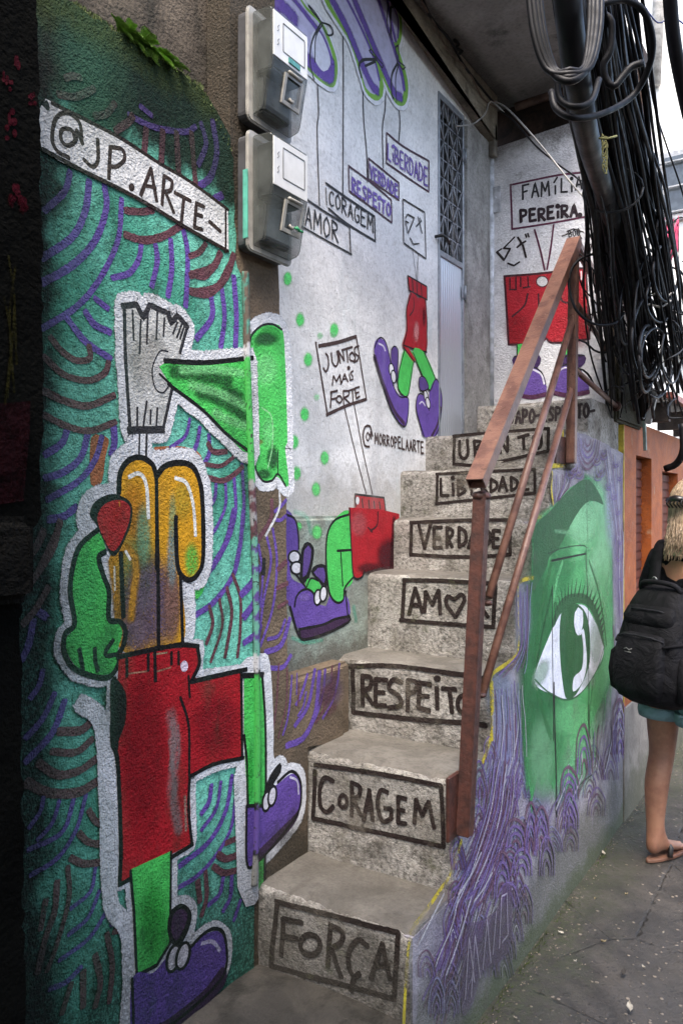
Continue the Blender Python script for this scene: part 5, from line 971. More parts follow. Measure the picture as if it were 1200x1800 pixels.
def lump(p, r, name, mat, sq=(1, 1, 1)):
    m = MB(); vs = []; fs = []; n = 12
    for j in range(9):
        for i in range(n):
            th = math.pi * j / 8; a = 2 * math.pi * i / n; d = Vector((math.sin(th) * math.cos(a), math.sin(th) * math.sin(a), math.cos(th))); k_ = r * (1 + .3 * mn.noise(d * 2.5 + p * 9)); vs.append(p + Vector((d.x * sq[0], d.y * sq[1], d.z * sq[2])) * k_)
    for j in range(8):
        for i in range(n): fs.append((j * n + i, j * n + (i + 1) % n, (j + 1) * n + (i + 1) % n, (j + 1) * n + i))
    return part(name, m.add(vs, fs, True).me(), mat, rail)
for p_, r_ in ((X0(846, 872), .030), (X0(1009, 438), .022), (X0(1013, 540), .017), (X0(1011, 657), .017), (X0(856, 1060), .017), (X0(845, 1222), .016)): lump(p_, r_, "weld_bead", M_RUD, (1, 1, .55))
M_MORT = simple("rough mortar", (.22, .2, .175), .9, 0, .3, 30, .01, 60)
lump(X0(1000, 818, -.02), .04, "mortar_patch", M_MORT, (.4, 1, .45))
# ---------------------------------------------------------------- electricity meters
M_GREY = simple("weathered grey plastic", (.34, .325, .29), .45, 0, .15, 25)
M_CLR = NT("cloudy clear plastic"); M_CLR.fin(M_CLR.mix(M_CLR.ramp(M_CLR.noise(14, 5, .6), .35, .7), (.13, .14, .13), (.06, .065, .06)), .2, None, 0, .6)
_t = M_CLR.n("ShaderNodeBsdfTransparent"); _x = M_CLR.n("ShaderNodeMixShader"); M_CLR.l(M_CLR.ramp(M_CLR.noise(9, 5, .6, off=4), .3, .7, .38, .62), _x.inputs[0]); M_CLR.l(_t.outputs[0], _x.inputs[1]); M_CLR.l(M_CLR.b.outputs[0], _x.inputs[2]); M_CLR.l(_x.outputs[0], M_CLR.out.inputs[0]); M_CLR = M_CLR.m
M_LAB = simple("white label", (.60, .60, .585), .35, 0, .06); M_LIN = simple("label line", (.10, .10, .095), .6); M_INS = simple("meter works", (.03, .034, .034), .5, 0, .3, 40)
M_LCD = simple("green display", (.06, .26, .22), .25, 0, .2, 60); M_TEA = simple("teal overspray", (.10, .42, .32), .6)
def meter(pxt, pxb, label, extras):
    a = onX(413, pxt, XL); b_ = onX(413, pxb, XL)
    y0, y1 = onX(416, 200, XL).y, onX(416, 200, XL).y + .205; z1, z0 = a.z, b_.z; H = z1 - z0
    root = empty("electricity_meter", label, "electricity meter", (XL, (y0 + y1) / 2, z0), "electricity meters on the pier")
    def rr(x0, x1, dy, dz, r=.022):
        m = MB(); pl = []
        for (cy, cz, s0) in ((y1 - dy - r, z1 - dz - r, 0), (y0 + dy + r, z1 - dz - r, 1), (y0 + dy + r, z0 + dz + r, 2), (y1 - dy - r, z0 + dz + r, 3)):
            for i in range(5): t = math.pi / 2 * (s0 + i / 4); pl.append((x0, cy + r * math.cos(t), cz + r * math.sin(t)))
        return m.prism(pl, (x1 - x0, 0, 0))
    part("back_plate", bevel(rr(XL - .002, XL + .034, .004, .004).me(), .004, 2), simple("dark base plastic", (.07, .07, .075), .5), root)
    part("rim", bevel(rr(XL + .0345, XL + .046, -.004, -.004).me(), .004, 2), M_GREY, root)
    xf, xm, xb = XL + .120, XL + .120, XL + .052; zm = z0 + H * .50; i0, i1 = y0 + .014, y1 - .014
    prof = [(XL + .046, z1 - .012), (xf - .006, z1 - .018), (xf, z1 - .026), (xm, zm), (XL + .094, z0 + .034), (XL + .086, z0 + .018), (XL + .046, z0 + .010)]
    cov = MB().prism([(x, i0, z) for x, z in prof], (0, i1 - i0, 0)); part("cover", bevel(cov.me(), .006, 3), M_CLR, root)
    part("meter_body", bevel(MB().box((XL + .047, i0 + .02, zm - .02), (xf - .012, i1 - .016, z1 - .034)).box((XL + .047, i0 + .024, z0 + .03), (XL + .075, i1 - .03, zm - .03)).me(), .006, 2), M_INS, root)
    fp = part("front_label", bevel(MB().box((xf - .002, i0 + .006, zm + .004), (xf + .0025, i1 - .006, z1 - .030)).me(), .001, 1), M_LAB, root)
    ly0, ly1, lz0, lz1 = i0 + .05, i1 - .022, zm + H * .10, z1 - .05; ln = MB(); t = .0014; xx = xf + .0027
    for (a0, b0, a1, b1) in ((ly0, lz1, ly1, lz1), (ly0, lz0, ly1, lz0)): ln.box((xx - .0005, a0, b0 - t), (xx + .0008, a1, b0 + t))
    for yq in (ly0, ly1): ln.box((xx - .0005, yq - t, lz0 + t), (xx + .0008, yq + t, lz1 - t))
    for i in range(2): ln.tube([(xx, i0 + .022, zm + H * .12 + i * H * .12), (xx, i0 + .030, zm + H * .14 + i * H * .12), (xx, i0 + .024, zm + H * .16 + i * H * .12), (xx, i0 + .032, zm + H * .185 + i * H * .12)], .0009, 5)
    sub("label_outline", ln.me(), M_LIN, fp)
    # hatch on the sloping lower front
    def sl(u, v, o=.0):     # u across 0..1, v down 0..1
        p0 = Vector((xm, i0 + (i1 - i0) * u, zm)); p1 = Vector((XL + .094, i0 + (i1 - i0) * u, z0 + .034)); n = Vector((zm - z0 - .034, 0, -(xm - XL - .094) * -1)).normalized()
        n = Vector(((zm - z0 - .034), 0, -(xm - (XL + .094)))).normalized(); return p0.lerp(p1, v) + n * o
    h = MB(); c4 = [(.36, .14), (.86, .14), (.86, .78), (.36, .78)]; r4 = [(.42, .20), (.80, .20), (.80, .70), (.42, .70)]
    vs = [sl(u, v, .006) for u, v in c4] + [sl(u, v, .006) for u, v in r4] + [sl(u, v, .0) for u, v in c4]
    fs = [(i, (i + 1) % 4, 4 + (i + 1) % 4, 4 + i) for i in range(4)] + [(i, 8 + i, 8 + (i + 1) % 4, (i + 1) % 4) for i in range(4)]
    hp = part("hatch_frame", h.add(vs, fs).me(), M_GREY, root)
    cl_ = MB()
    for u in (.48, .74): cl_.tube([sl(u - .05, .10, .007), sl(u + .05, .10, .007)], .005, 8)
    cl_ = MB().tube([sl(.43, .10, .007), sl(.79, .10, .007)], .005, 8); sub("hatch_hinge", cl_.me(), M_GREY, hp)
    sub("latch", MB().tube([sl(.56, .60, .002), sl(.60, .66, .008), sl(.66, .62, .004)], .005, 8).me(), M_GREY, hp)
    extras(root, fp, sl, (xf, i0, i1, z0, z1, zm, H, y0, y1))
def ex1(root, fp, sl, g):
    xf, i0, i1, z0, z1, zm, H, y0, y1 = g
    part("display", bevel(MB().box((xf + .0015, i0 + .075, zm + .012), (xf + .006, i0 + .130, zm + H * .085)).me(), .001, 1), M_LCD, root)
def ex2(root, fp, sl, g):
    xf, i0, i1, z0, z1, zm, H, y0, y1 = g
    s_ = MB(); p = sl(.72, .62, .012)
    for i in range(4): s_.tube([p + Vector((0, -.014 + .009 * i, .006 * math.sin(i * 2))), p + Vector((.006, -.005 + .009 * i, -.006))], .0035, 7)
    part("seal", s_.me(), simple("green seal", (.02, .38, .14), .4), root)
    part("paint_drip", MB().box((XL + .03, y0 - .0068, z0 + .03), (XL + .047, y0 - .0042, z0 + H * .66)).me(), M_TEA, root)
meter(14, 212, "upper grey electricity meter with a small green display under its blank white label", ex1)
meter(232, 440, "lower grey electricity meter with a green seal and teal paint on its side", ex2)
# ---------------------------------------------------------------- overhead cables
M_CAB = simple("black cable", (.005, .005, .007), .55, 0, .2, 30, spec=.22); M_CAG = simple("grey cable", (.03, .032, .036), .55, 0, .2, 30, spec=.25); M_CAW = simple("pale cable", (.30, .29, .27), .5, 0, .2, 30)
M_CON = NT("black conduit"); M_CON = M_CON.fin(M_CON.mix(M_CON.ramp(M_CON.noise(8, 5), .4, .7), (.004, .0045, .007), (.008, .0085, .011)), M_CON.ramp(M_CON.noise(12, 4), .35, .7, .42, .62), M_CON.bump(M_CON.noise(40, 3), .001), 0, .3)
def cpath(q, step=5): 
    P = catmull([(a[0], a[1], a[2] * 100) for a in q], step=step); return [atD(p.x, p.y, p.z / 100) for p in P]
def cable(q, r, label, group=None, name="cable", mat=None, cat="cable", n=7, step=7):
    pth = cpath(q, step); o = link(name, MB().tube(pth, r, n).me(), mat or M_CAB); return tag(o, label, cat, group)
cable([(990, -60, 1.76), (1003, 60, 1.84), (1016, 150, 1.95), (1034, 250, 2.2), (1072, 375, 2.8), (1102, 500, 3.4), (1119, 600, 3.8), (1128, 680, 4.05), (1131, 735, 4.15)], .032, "thick black conduit running down the alley through the cable bundle", name="conduit", mat=M_CON, cat="conduit", n=20)
q = atD(1119, 735, 4.14); g_ = link("bracket", bevel(MB().tube([atD(1138, 745, 4.1), atD(1150, 690, 4.05), atD(1172, 655, 4.0)], .022, 4, sq=True).me(), .002, 1), simple("galvanised steel", (.42, .44, .46), .4, .6))
tag(g_, "slanting galvanised steel bracket at the lower end of the black conduit", "bracket")
g_ = link("steel_channel", bevel(MB().tube([atD(1133, 792, 4.2), atD(1131, 730, 4.2), atD(1126, 660, 4.1)], .012, 4, sq=True).me(), .002, 1), simple("painted channel", (.14, .2, .19), .4, .3)); tag(g_, "small grey green steel channel under the end of the conduit", "channel")
rnd = random.Random(21)
for i in range(105):
    u = (i + rnd.random()) / 105; x0 = 985 + 105 * u + rnd.uniform(-14, 14); x1 = 1066 + 146 * u ** .9 + rnd.uniform(-12, 12); y1 = rnd.uniform(590, 745); d0, d1 = 1.9 + rnd.random() * .5, 3.7 + rnd.random() * .5
    q = []
    ph = rnd.random() * 9
    for j in range(8):
        t = -.08 + 1.08 * j / 7; x = x0 + (x1 - x0) * (t ** 1.12 if t > 0 else t) + 20 * mn.noise(Vector((t * 2.2, ph, 1))) + 26 * t * mn.noise(Vector((t * 4.5, ph, 4))); q.append((x, y1 * t, d0 + (d1 - d0) * max(0, t) ** 1.4))
    cable(q, rnd.choice((.003, .0042, .0052, .0065, .0085)), "black cable running in the dense overhead bundle beside the conduit", "black cables of the bundle", mat=M_CAG if rnd.random() < .25 else M_CAB, n=6, step=14)
for i, (xa, xb, yb) in enumerate(((1100, 1168, 560), (1110, 1182, 640), (1118, 1192, 690), (1092, 1150, 480), (1065, 1140, 600), (1128, 1210, 600))):
    cable([(xa - 6, -50, 2.1), (xa + (xb - xa) * .4 + rnd.uniform(-4, 4), yb * .4, 2.6), (xa + (xb - xa) * .75 + rnd.uniform(-4, 4), yb * .75, 3.4), (xb, yb, 4.0)], .006, "taut black cable hanging clear of the bundle against the white building", "taut outer cables", n=6)
cable([(1174, -40, 2.6), (1182, 60, 2.7), (1196, 140, 2.8), (1216, 230, 2.9)], .024, "thick black cable at the upper right corner of the view", n=10)
cable([(1128, 5, 3), (1155, 40, 3.1), (1182, 30, 3.1), (1215, 55, 3.1)], .003, "thin blue wire crossing the white building at the top right", mat=simple("blue wire", (.02, .04, .2), .4))
cable([(1136, 110, 3), (1150, 190, 3.1), (1172, 260, 3.2), (1196, 330, 3.3), (1220, 420, 3.4)], .0035, "thin black wire hanging away to the right of the cable bundle")
for k_, (dx, w_c) in enumerate(((0, .0085), (7, .0075), (-7, .007), (13, .006))):
    cable([(932 + dx, -40, 1.72), (944 + dx, 60, 1.72), (966 + dx * .8, 122, 1.72), (1000, 143 - k_ * 7, 1.70), (1032 - dx * .6, 118, 1.72), (1047 - dx, 50, 1.76), (1049 - dx, -40, 1.8)], w_c, "black coil of spare cable hung around the upper conduit", "cable coil around the conduit", n=8)
cable([(978, 140, 1.9), (984, 175, 1.9), (1010, 188, 1.88), (1038, 178, 1.9), (1052, 140, 1.95)], .008, "short black cable loop tight around the conduit below the coil", n=8)
cable([(1048, 12, 1.9), (1068, 4, 1.9), (1098, 0, 1.92), (1130, 20, 1.95), (1146, 72, 2.0), (1137, 125, 2.05), (1107, 172, 2.08), (1054, 201, 2.0), (1007, 207, 1.95), (976, 190, 1.98), (968, 160, 2.0)], .0085, "large open loop of black cable standing out right of the conduit", n=8)
cable([(1058, 24, 1.95), (1074, 40, 1.95), (1072, 88, 1.96), (1060, 112, 1.97), (1064, 138, 1.98), (1077, 152, 1.98), (1092, 136, 1.98), (1108, 118, 1.98), (1128, 111, 1.98)], [.011] * 4 + [.008] * 200, "short black splice hanging with a bent tail beside the conduit", n=8) if False else cable([(1058, 24, 1.95), (1074, 40, 1.95), (1072, 88, 1.96), (1060, 112, 1.97), (1064, 138, 1.98), (1077, 152, 1.98), (1092, 136, 1.98), (1108, 118, 1.98), (1128, 111, 1.98)], .0095, "short black splice hanging with a bent tail beside the conduit", n=8)
for i_, (x, y, d_) in enumerate(((1062, 335, 2.65), (1094, 462, 3.2), (1112, 560, 3.6))):
    c0_ = atD(x + 14, y, d_); rr_ = .075; t_ = (DIR * .9 + RGT * .25).normalized(); u_ = t_.cross(UP).normalized(); v_ = u_.cross(t_)
    tag(link("cable_tie", MB().tube([c0_ + (u_ * math.cos(k_ * .35) * 1.3 + v_ * math.sin(k_ * .35)) * rr_ for k_ in range(19)], .004, 6).me(), M_CAG), "dark tie lashing the cable bundle to the conduit", "cable tie", "ties around the bundle")
M_TIE = simple("yellow green twine", (.17, .17, .06), .8)
tw = MB()
for j in range(4):
    pth = []
    for i in range(30):
        t = i / 29; pth.append(atD(1062 + 5 * math.sin(t * 17 + j * 1.7) * (1.1 - .3 * t), 240 + 62 * t + 5 * math.cos(t * 23 + j), 2.02))
    tw.tube(pth, .0016, 5)
tw.tube([atD(1052, 243, 2.02), atD(1066, 244, 2.0), atD(1083, 239, 2.02)], .0028, 6)
tag(link("twine_knot", tw.me(), M_TIE), "tangled yellow green twine knotted on the cables at mid height", "twine")
cable([(1072, 446, 3.05), (1035, 448, 3.05), (1008, 466, 3.05), (999, 500, 3.05), (1012, 545, 3.05), (1045, 570, 3.1), (1080, 568, 3.15), (1096, 550, 3.2)], .0055, "loose black wire loop hanging in front of the handrail top")
for q, l in (([(1145, 520, 3.3), (1156, 512, 3.3), (1168, 522, 3.3), (1182, 514, 3.3)], "pale grey wire twisted across the cable bundle, upper one"), ([(1122, 545, 3.3), (1140, 535, 3.3), (1160, 540, 3.3), (1178, 528, 3.3)], "pale grey wire twisted across the cable bundle, lower one")): cable(q, .005, l, mat=M_CAW)
for i in range(40):
    x, y = rnd.uniform(1095, 1200), rnd.uniform(440, 690); a = rnd.random() * 6.3; q = []
    for j in range(7): a += rnd.uniform(-1.1, 1.1); x += 17 * math.cos(a); y += 24 * math.sin(a); q.append((x, min(y, 735), 3.4 + .5 * rnd.random()))
    cable(q, rnd.choice((.003, .004, .005)), "tangled loose black wire curling out of the lower bundle", "tangled loose wires", mat=rnd.choice((M_CAB, M_CAB, M_CAG)), n=6, step=8)
for i in range(16):
    cx, cy, rx_, ry_ = rnd.uniform(1070, 1185), rnd.uniform(330, 640), rnd.uniform(9, 26), rnd.uniform(40, 110); a0_ = rnd.random() * 6.3; q = []
    for j in range(11): t = a0_ + j * .52; q.append((cx + rx_ * math.cos(t) * (1 + .1 * math.sin(j)), cy + ry_ * math.sin(t), 3.3 + .3 * math.cos(t)))
    cable(q, rnd.choice((.004, .005, .0065)), "slack loop of black cable drooping out of the bundle", "slack cable loops", n=6, step=8)
for i in range(9):
    x, y = rnd.uniform(1000, 1060), rnd.uniform(380, 470); q = [(x, y, 3.2)]
    for j in range(5): x += rnd.uniform(-6, 22); y += rnd.uniform(10, 45); q.append((x, y, 3.2 + .06 * j))
    cable(q, .0032, "thin stray black wire straggling over the concrete column", "stray wires on the column", n=5, step=8)
xs_ = XW + .06
def wx(q, r, label, mat, group=None, name="wire"):
    P = catmull([tuple(onX(a, b_, xs_ + .02)) for a, b_ in q], step=.02); tag(link(name, MB().tube(P, r, 6).me(), mat), label, "wire", group)
wx([(735, -20), (757, 30), (790, 70), (815, 115), (850, 160), (868, 182)], .006, "dark wire clipped along the beam under the slab", M_CAB)
wx([(728, -20), (765, 45), (785, 85), (822, 125), (848, 172), (872, 190)], .004, "brown wire running beside the dark one under the slab", simple("brown wire", (.10, .06, .04), .6))
wx([(798, 70), (806, 78), (800, 84), (812, 90), (805, 96)], .007, "black taped joint in the wires along the beam", M_CAB, name="wire_joint")
cable([(868, 178, 3.9), (890, 190, 3.75), (930, 232, 3.5), (962, 270, 3.4), (1000, 318, 3.3), (1024, 345, 3.2)], .004, "pale wire slung from the beam across the landing wall to the cables", mat=M_CAW)
cable([(880, 195, 3.9), (905, 215, 3.75), (940, 255, 3.5), (975, 285, 3.4), (1003, 305, 3.3), (1020, 318, 3.2)], .004, "dark wire slung from the beam across the landing wall to the cables")
cable([(800, 222, 3.7), (830, 218, 3.8), (852, 200, 3.9), (862, 178, 3.9), (885, 198, 3.9)], .004, "pale wire drooping from the door head to the corner", mat=M_CAW)
tag(link("yellow_tap", MB().tube([atD(1160, 732, 4.3), atD(1161, 716, 4.3)], .011, 8).tube([atD(1156, 716, 4.3), atD(1170, 711, 4.3)], .009, 8).me(), simple("yellow plastic", (.6, .5, .03), .4)), "small yellow plastic valve fixed under the eave", "valve")
cable([(1198, 745, 4.3), (1200, 790, 4.3), (1188, 815, 4.35), (1168, 824, 4.4)], .02, "thick black hose curving down under the roof eave", name="hose", cat="hose", n=10)
# ---------------------------------------------------------------- fern on the wall top
rnd = random.Random(5)
M_FERN = simple("fern green", (.17, .31, .045), .7, 0, .2, 60); M_FERN2 = simple("moss", (.06, .09, .012), .9, 0, .3, 60)
fern = empty("fern_plant", "bright green feathery fern growing on top of the mossy wall", "fern", onX(260, 95, XL - .05))
def frond(base, d, L, droop, m):
    pth = []; p = Vector(base); v = Vector(d).normalized()
    for i in range(12): pth.append(p.copy()); p = p + v * (L / 11); v = (v + Vector((.015, 0, -droop))).normalized()
    m.tube(pth, [.0014 * (1 - i / 14) for i in range(12)], 4)
    for i in range(2, 12):
        t = (pth[i] - pth[i - 1]).normalized(); s_ = t.cross(Vector((.6, .2, .8))).normalized(); ln = L * .30 * math.sin(math.pi * (1 - (i - 1) / 12.0) ** .8) + .004
        for sg in (-1, 1):
            ax = (s_ * sg + t * .55).normalized(); w_d = ax.cross(Vector((rnd.uniform(-.2, .2), .1, 1))).normalized(); n_l = 4
            for k2 in range(n_l):
                a0 = pth[i] + ax * ln * (k2 / n_l); a1 = pth[i] + ax * ln * ((k2 + 1.1) / n_l); wd = .0036 * (1 - .15 * k2); mid = a0.lerp(a1, .5) + Vector((0, 0, .001))
                for s2 in (-1, 1):
                    tip = mid + w_d * wd * 1.6 * s2 + ax * .003; m.add([a0, mid + w_d * wd * .2 * s2 - ax * .002, tip, a1], [(0, 1, 2, 3)])
for i in range(60):
    u = rnd.random(); px = 205 + 95 * u; py = 62 + 52 * u + rnd.uniform(-2, 6); base = onX(px, py, XL - .015 - .05 * rnd.random()); m = MB()
    frond(base, (rnd.uniform(.2, 1.0), rnd.uniform(-.7, .8), rnd.uniform(.0, .7)), rnd.uniform(.028, .068), rnd.uniform(.08, .2), m); part("frond", m.me(), M_FERN, fern)
ms = MB()
for i in range(2600):
    u = rnd.random(); 
    if u < .62: px, py = 130 + 225 * (u / .62), 5 + 148 * (u / .62)
    else: v = (u - .62) / .38; px, py = 352 + 58 * v, 155 + 105 * v
    p = onX(px + rnd.uniform(-3, 3), py + rnd.uniform(-2, 14), XL + rnd.uniform(-.09, .002)); h = rnd.uniform(.003, .010); a = rnd.random() * 6.3; w_ = Vector((math.cos(a), math.sin(a), 0)) * .002
    ms.add([p - w_, p + w_, p + Vector((rnd.uniform(-.003, .005), rnd.uniform(-.003, .003), h))], [(0, 1, 2)])
tag(link("wall_moss", ms.me(), M_FERN2), "low green moss carpeting the sloping top edge of the mural wall", "moss", kind="stuff")
# ---------------------------------------------------------------- litter on the alley floor
M_LEAF = simple("dry leaf", (.28, .22, .12), .8, 0, .35, 80); M_PAP = simple("pale scrap", (.38, .35, .29), .8)
rnd = random.Random(9)
def leaf(px, py, L, mat, name, label, cat, group):
    p = onZ(px, py, .02); a = rnd.random() * 6.3; vs = []; fs = []; n = 6
    for i in range(n + 1):
        t = i / n; w_ = .42 * math.sin(math.pi * min(.97, t * .95 + .04)) * L * .5; z = .006 + .012 * (t - .5) ** 2 * L / .03
        for s_ in (-1, 0, 1): vs.append(Vector(((t - .5) * L, s_ * w_, z + abs(s_) * .006 * rnd.uniform(.5, 1.6))))
    for i in range(n):
        for k2 in range(2): fs.append((i * 3 + k2, i * 3 + k2 + 1, i * 3 + k2 + 4, i * 3 + k2 + 3))
    M = Matrix.Translation((p.x, p.y, .012)) @ Matrix.Rotation(a, 4, 'Z'); o = link(name, mesh([M @ v for v in vs], fs, True), mat); s_ = o.modifiers.new("t", 'SOLIDIFY'); s_.thickness = .0012
    tag(o, label, cat, group)
for x, y in ((1100, 1572), (1045, 1580), (960, 1600), (1165, 1640), (1010, 1690), (905, 1790), (1130, 1700), (985, 1640), (1060, 1655), (1040, 1500)): leaf(x, y, rnd.uniform(.010, .022), M_LEAF if rnd.random() < .5 else M_PAP, "dry_leaf", "small pale scrap of dry leaf lying on the alley floor", "leaf", "leaf scraps on the alley floor")
leaf(1106, 1772, .05, M_PAP, "dry_leaf", "largest pale crumpled leaf on the cracked ground at the lower right", "leaf", None); leaf(1060, 1500, .035, M_PAP, "paper_scrap", "pale scrap of paper at the foot of the eye wall", "paper", None); leaf(1095, 1710, .04, simple("dark leaf", (.03, .025, .02), .8), "dark_leaf", "dark fallen leaf on the alley floor", "leaf", None)
gr = MB(); rnd = random.Random(12)
for i in range(2600):
    y = rnd.uniform(1.5, 4.6); x = -.985 + abs(rnd.gauss(0, .12)) if rnd.random() < .35 else rnd.uniform(-.98, .35); r_ = rnd.uniform(.0012, .0042) * (1.3 if rnd.random() < .1 else 1)
    z = .012 * mn.noise(Vector((x * 2.1, y * 2.1, 0))) + .006 * mn.noise(Vector((x * 9, y * 9, 3))) + .022 * math.exp(-max(0, x + .99) / .09); vs = []
    for dx, dy, dz in ((1, 0, 0), (-.4, .9, 0), (-.5, -.8, 0), (.1, .1, .8), (0, 0, -.6)): vs.append((x + dx * r_ * rnd.uniform(.6, 1.3), y + dy * r_ * rnd.uniform(.6, 1.3), z + dz * r_))
    gr.add(vs, [(0, 1, 3), (1, 2, 3), (2, 0, 3), (1, 0, 4), (2, 1, 4), (0, 2, 4)])
m = NT("grit"); tag(link("grit", gr.me(), m.fin(m.mix(m.ramp(m.noise(35, 1), .4, .6), (.22, .18, .14), (.06, .055, .05)), .9)), "scattered grit and tiny stones on the alley floor", "grit", kind="stuff")
tf = MB()
for i in range(900):
    y = 1.6 + 2.6 * rnd.random(); 
    if mn.noise(Vector((y * 3.1, 2, 1))) < .0: continue
    x = -.984 + abs(rnd.gauss(0, .016)); h = rnd.uniform(.005, .018); a = rnd.random() * 6.3; w_ = Vector((math.cos(a), math.sin(a), 0)) * .0016; p = Vector((x, y, .012))
    tf.add([p - w_, p + w_, p + Vector((rnd.uniform(0, .012), rnd.uniform(-.008, .008), h))], [(0, 1, 2)])
tag(link("base_moss", tf.me(), M_FERN2), "thin green moss along the foot of the eye wall", "moss", kind="stuff")
# ---------------------------------------------------------------- woman with backpack
W0 = atD(1196, 900, 3.52); W0.z = .012; FACE = math.radians(-27)
woman = empty("person", "person with blond hair in teal shorts and sandals walking away up the alley", "person", W0)
woman.rotation_euler = (0, 0, FACE)
def loc(name, me, mat, root): return link(name, me, mat, root)
def skin(V, E, R, root=0, lev=2):
    me = bpy.data.meshes.new("s"); me.from_pydata(V, E, []); o = bpy.data.objects.new("s", me); COL.objects.link(o)
    sk = o.modifiers.new("k", 'SKIN'); sk.use_smooth_shade = True; sb = o.modifiers.new("b", 'SUBSURF'); sb.levels = sb.render_levels = lev
    for i, r in enumerate(R):
        d = me.skin_vertices[0].data[i]; d.radius = r if isinstance(r, tuple) else (r, r); d.use_root = (i == root)
    dg = bpy.context.evaluated_depsgraph_get(); m2 = bpy.data.meshes.new_from_object(o.evaluated_get(dg)); bpy.data.objects.remove(o); m2.polygons.foreach_set("use_smooth", [True] * len(m2.polygons)); return m2
V = []; E = []; R = []
def jn(p, r, par=None):
    V.append(p); R.append(r)
    if par is not None: E.append((par, len(V) - 1))
    return len(V) - 1
pel = jn((0, 0, .95), (.15, .115)); sp1 = jn((0, .0, 1.10), (.125, .095), pel); sp2 = jn((0, -.01, 1.28), (.15, .10), sp1); nb_ = jn((0, -.005, 1.42), (.075, .062), sp2); nk = jn((0, .012, 1.49), .050, nb_)
hd = jn((0, .03, 1.585), (.072, .085), nk); h2 = jn((0, .028, 1.655), (.078, .096), hd); jn((0, .015, 1.72), (.055, .07), h2)
for s_ in (-1, 1):
    fw = .06 if s_ > 0 else -.04
    hp = jn((s_ * .085, 0, .86), (.098, .10), pel); k1 = jn((s_ * .095, .012 + fw * .35, .68), .082, hp); kn = jn((s_ * .095, .022 + fw * .7, .485), (.057, .06), k1); cf = jn((s_ * .095, -.012 + fw * .85, .35), (.056, .06), kn); c2 = jn((s_ * .093, -.018 + fw, .2), (.042, .046), cf); an = jn((s_ * .09, -.02 + fw, .085), (.033, .038), c2)
    jn((s_ * .09, -.055 + fw, .035), (.03, .03), an); ft = jn((s_ * .096, .07 + fw, .045), (.038, .026), an); bl = jn((s_ * .10, .135 + fw, .03), (.04, .018), ft)
    for t_ in range(5): jn((s_ * (.078 + .014 * t_), .175 + fw - .008 * t_, .022), .011 if t_ == 0 else .008, bl)
    sh_ = jn((s_ * .165, -.01, 1.385), (.058, .055), sp2); el = jn((s_ * .215, -.035, 1.12), .041, sh_); fa = jn((s_ * .205, .05, 1.0), .036, el); wr = jn((s_ * .19, .12, .92), (.024, .028), fa); pm_ = jn((s_ * .185, .155, .875), (.018, .036), wr)
    for t_ in range(4):
        f0 = jn((s_ * .183, .165 + .019 * (t_ - 1.0), .835 + .012 * t_), .0095, pm_); f1 = jn((s_ * .178, .168 + .019 * (t_ - 1.0), .802 + .014 * t_ ), .0085, f0); jn((s_ * .166, .166 + .018 * (t_ - 1.0), .778 + .016 * t_), .007, f1)
    th = jn((s_ * .172, .185, .875), .011, wr); jn((s_ * .160, .205, .85), .009, th)
M_SKIN = NT("tanned skin"); M_SKIN.b.inputs["Subsurface Weight"].default_value = .15; M_SKIN.b.inputs["Subsurface Scale"].default_value = .01
M_SKIN = M_SKIN.fin(M_SKIN.mix(M_SKIN.ramp(M_SKIN.noise(9, 7, .7), .35, .7), (.30, .15, .092), (.19, .085, .052)), .55, M_SKIN.bump(M_SKIN.noise(300, 2), .0004))
body = loc("body", skin(V, E, R), M_SKIN, woman)
fm = MB()
for s_ in (-1, 1): fm.lathe((s_ * .032, .115, 1.655), [(.002, -.012), (.012, -.006), (.012, .006), (.002, .012)], 10, 'Y')
loc("eyes", fm.me(), simple("eye white", (.6, .6, .6), .3), woman)
loc("nose", MB().tube([(0, .118, 1.655), (0, .135, 1.625), (0, .142, 1.605), (0, .122, 1.598)], [.009, .011, .014, .008], 8).me(), M_SKIN, woman)
loc("mouth", MB().tube([(-.024, .106, 1.565), (-.01, .116, 1.568), (.01, .116, 1.568), (.024, .106, 1.565)], [.003, .007, .007, .003], 8).me(), simple("lips", (.3, .1, .09), .5), woman)
# clothing
M_TOP = simple("black top", (.006, .006, .009), .9, 0, .3, 40, .003, 200, .12)
V = []; E = []; R = []; a0 = jn((0, 0, .98), (.165, .13)); a1 = jn((0, 0, 1.12), (.142, .112), a0); a2 = jn((0, -.01, 1.29), (.167, .118), a1); a3 = jn((0, -.008, 1.40), (.10, .078), a2)
for s_ in (-1, 1): b_ = jn((s_ * .165, -.01, 1.385), (.070, .068), a2); jn((s_ * .20, -.028, 1.20), .058, b_)
loc("jacket", skin(V, E, R), M_TOP, woman)
V = []; E = []; R = []; a0 = jn((0, -.005, .93), (.172, .138)); jn((0, 0, 1.00), (.155, .122), a0)
for s_ in (-1, 1): b_ = jn((s_ * .092, .005, .845), (.112, .118), a0); c_ = jn((s_ * .098, .012, .74), (.106, .112), b_); jn((s_ * .099, .016, .68), (.105, .11), c_)
M_SHO = NT("teal shorts"); M_SHO = M_SHO.fin(M_SHO.mix(M_SHO.ramp(M_SHO.noise(20, 5), .35, .7), (.150, .245, .275), (.105, .18, .205)), .9, M_SHO.bump(M_SHO.noise(18, 4), .012))
sho = loc("shorts", skin(V, E, R), M_SHO, woman)
for s_ in (-1, 1): sub("cuff", MB().lathe((s_ * .099, .016, .655), [(.098, .0), (.115, -.003), (.119, .02), (.117, .042), (.108, .046)], 26).me(), M_SHO, sho)
M_SOLE, M_STRAP = simple("sandal sole", (.16, .075, .045), .7), simple("sandal strap", (.012, .011, .011), .6)
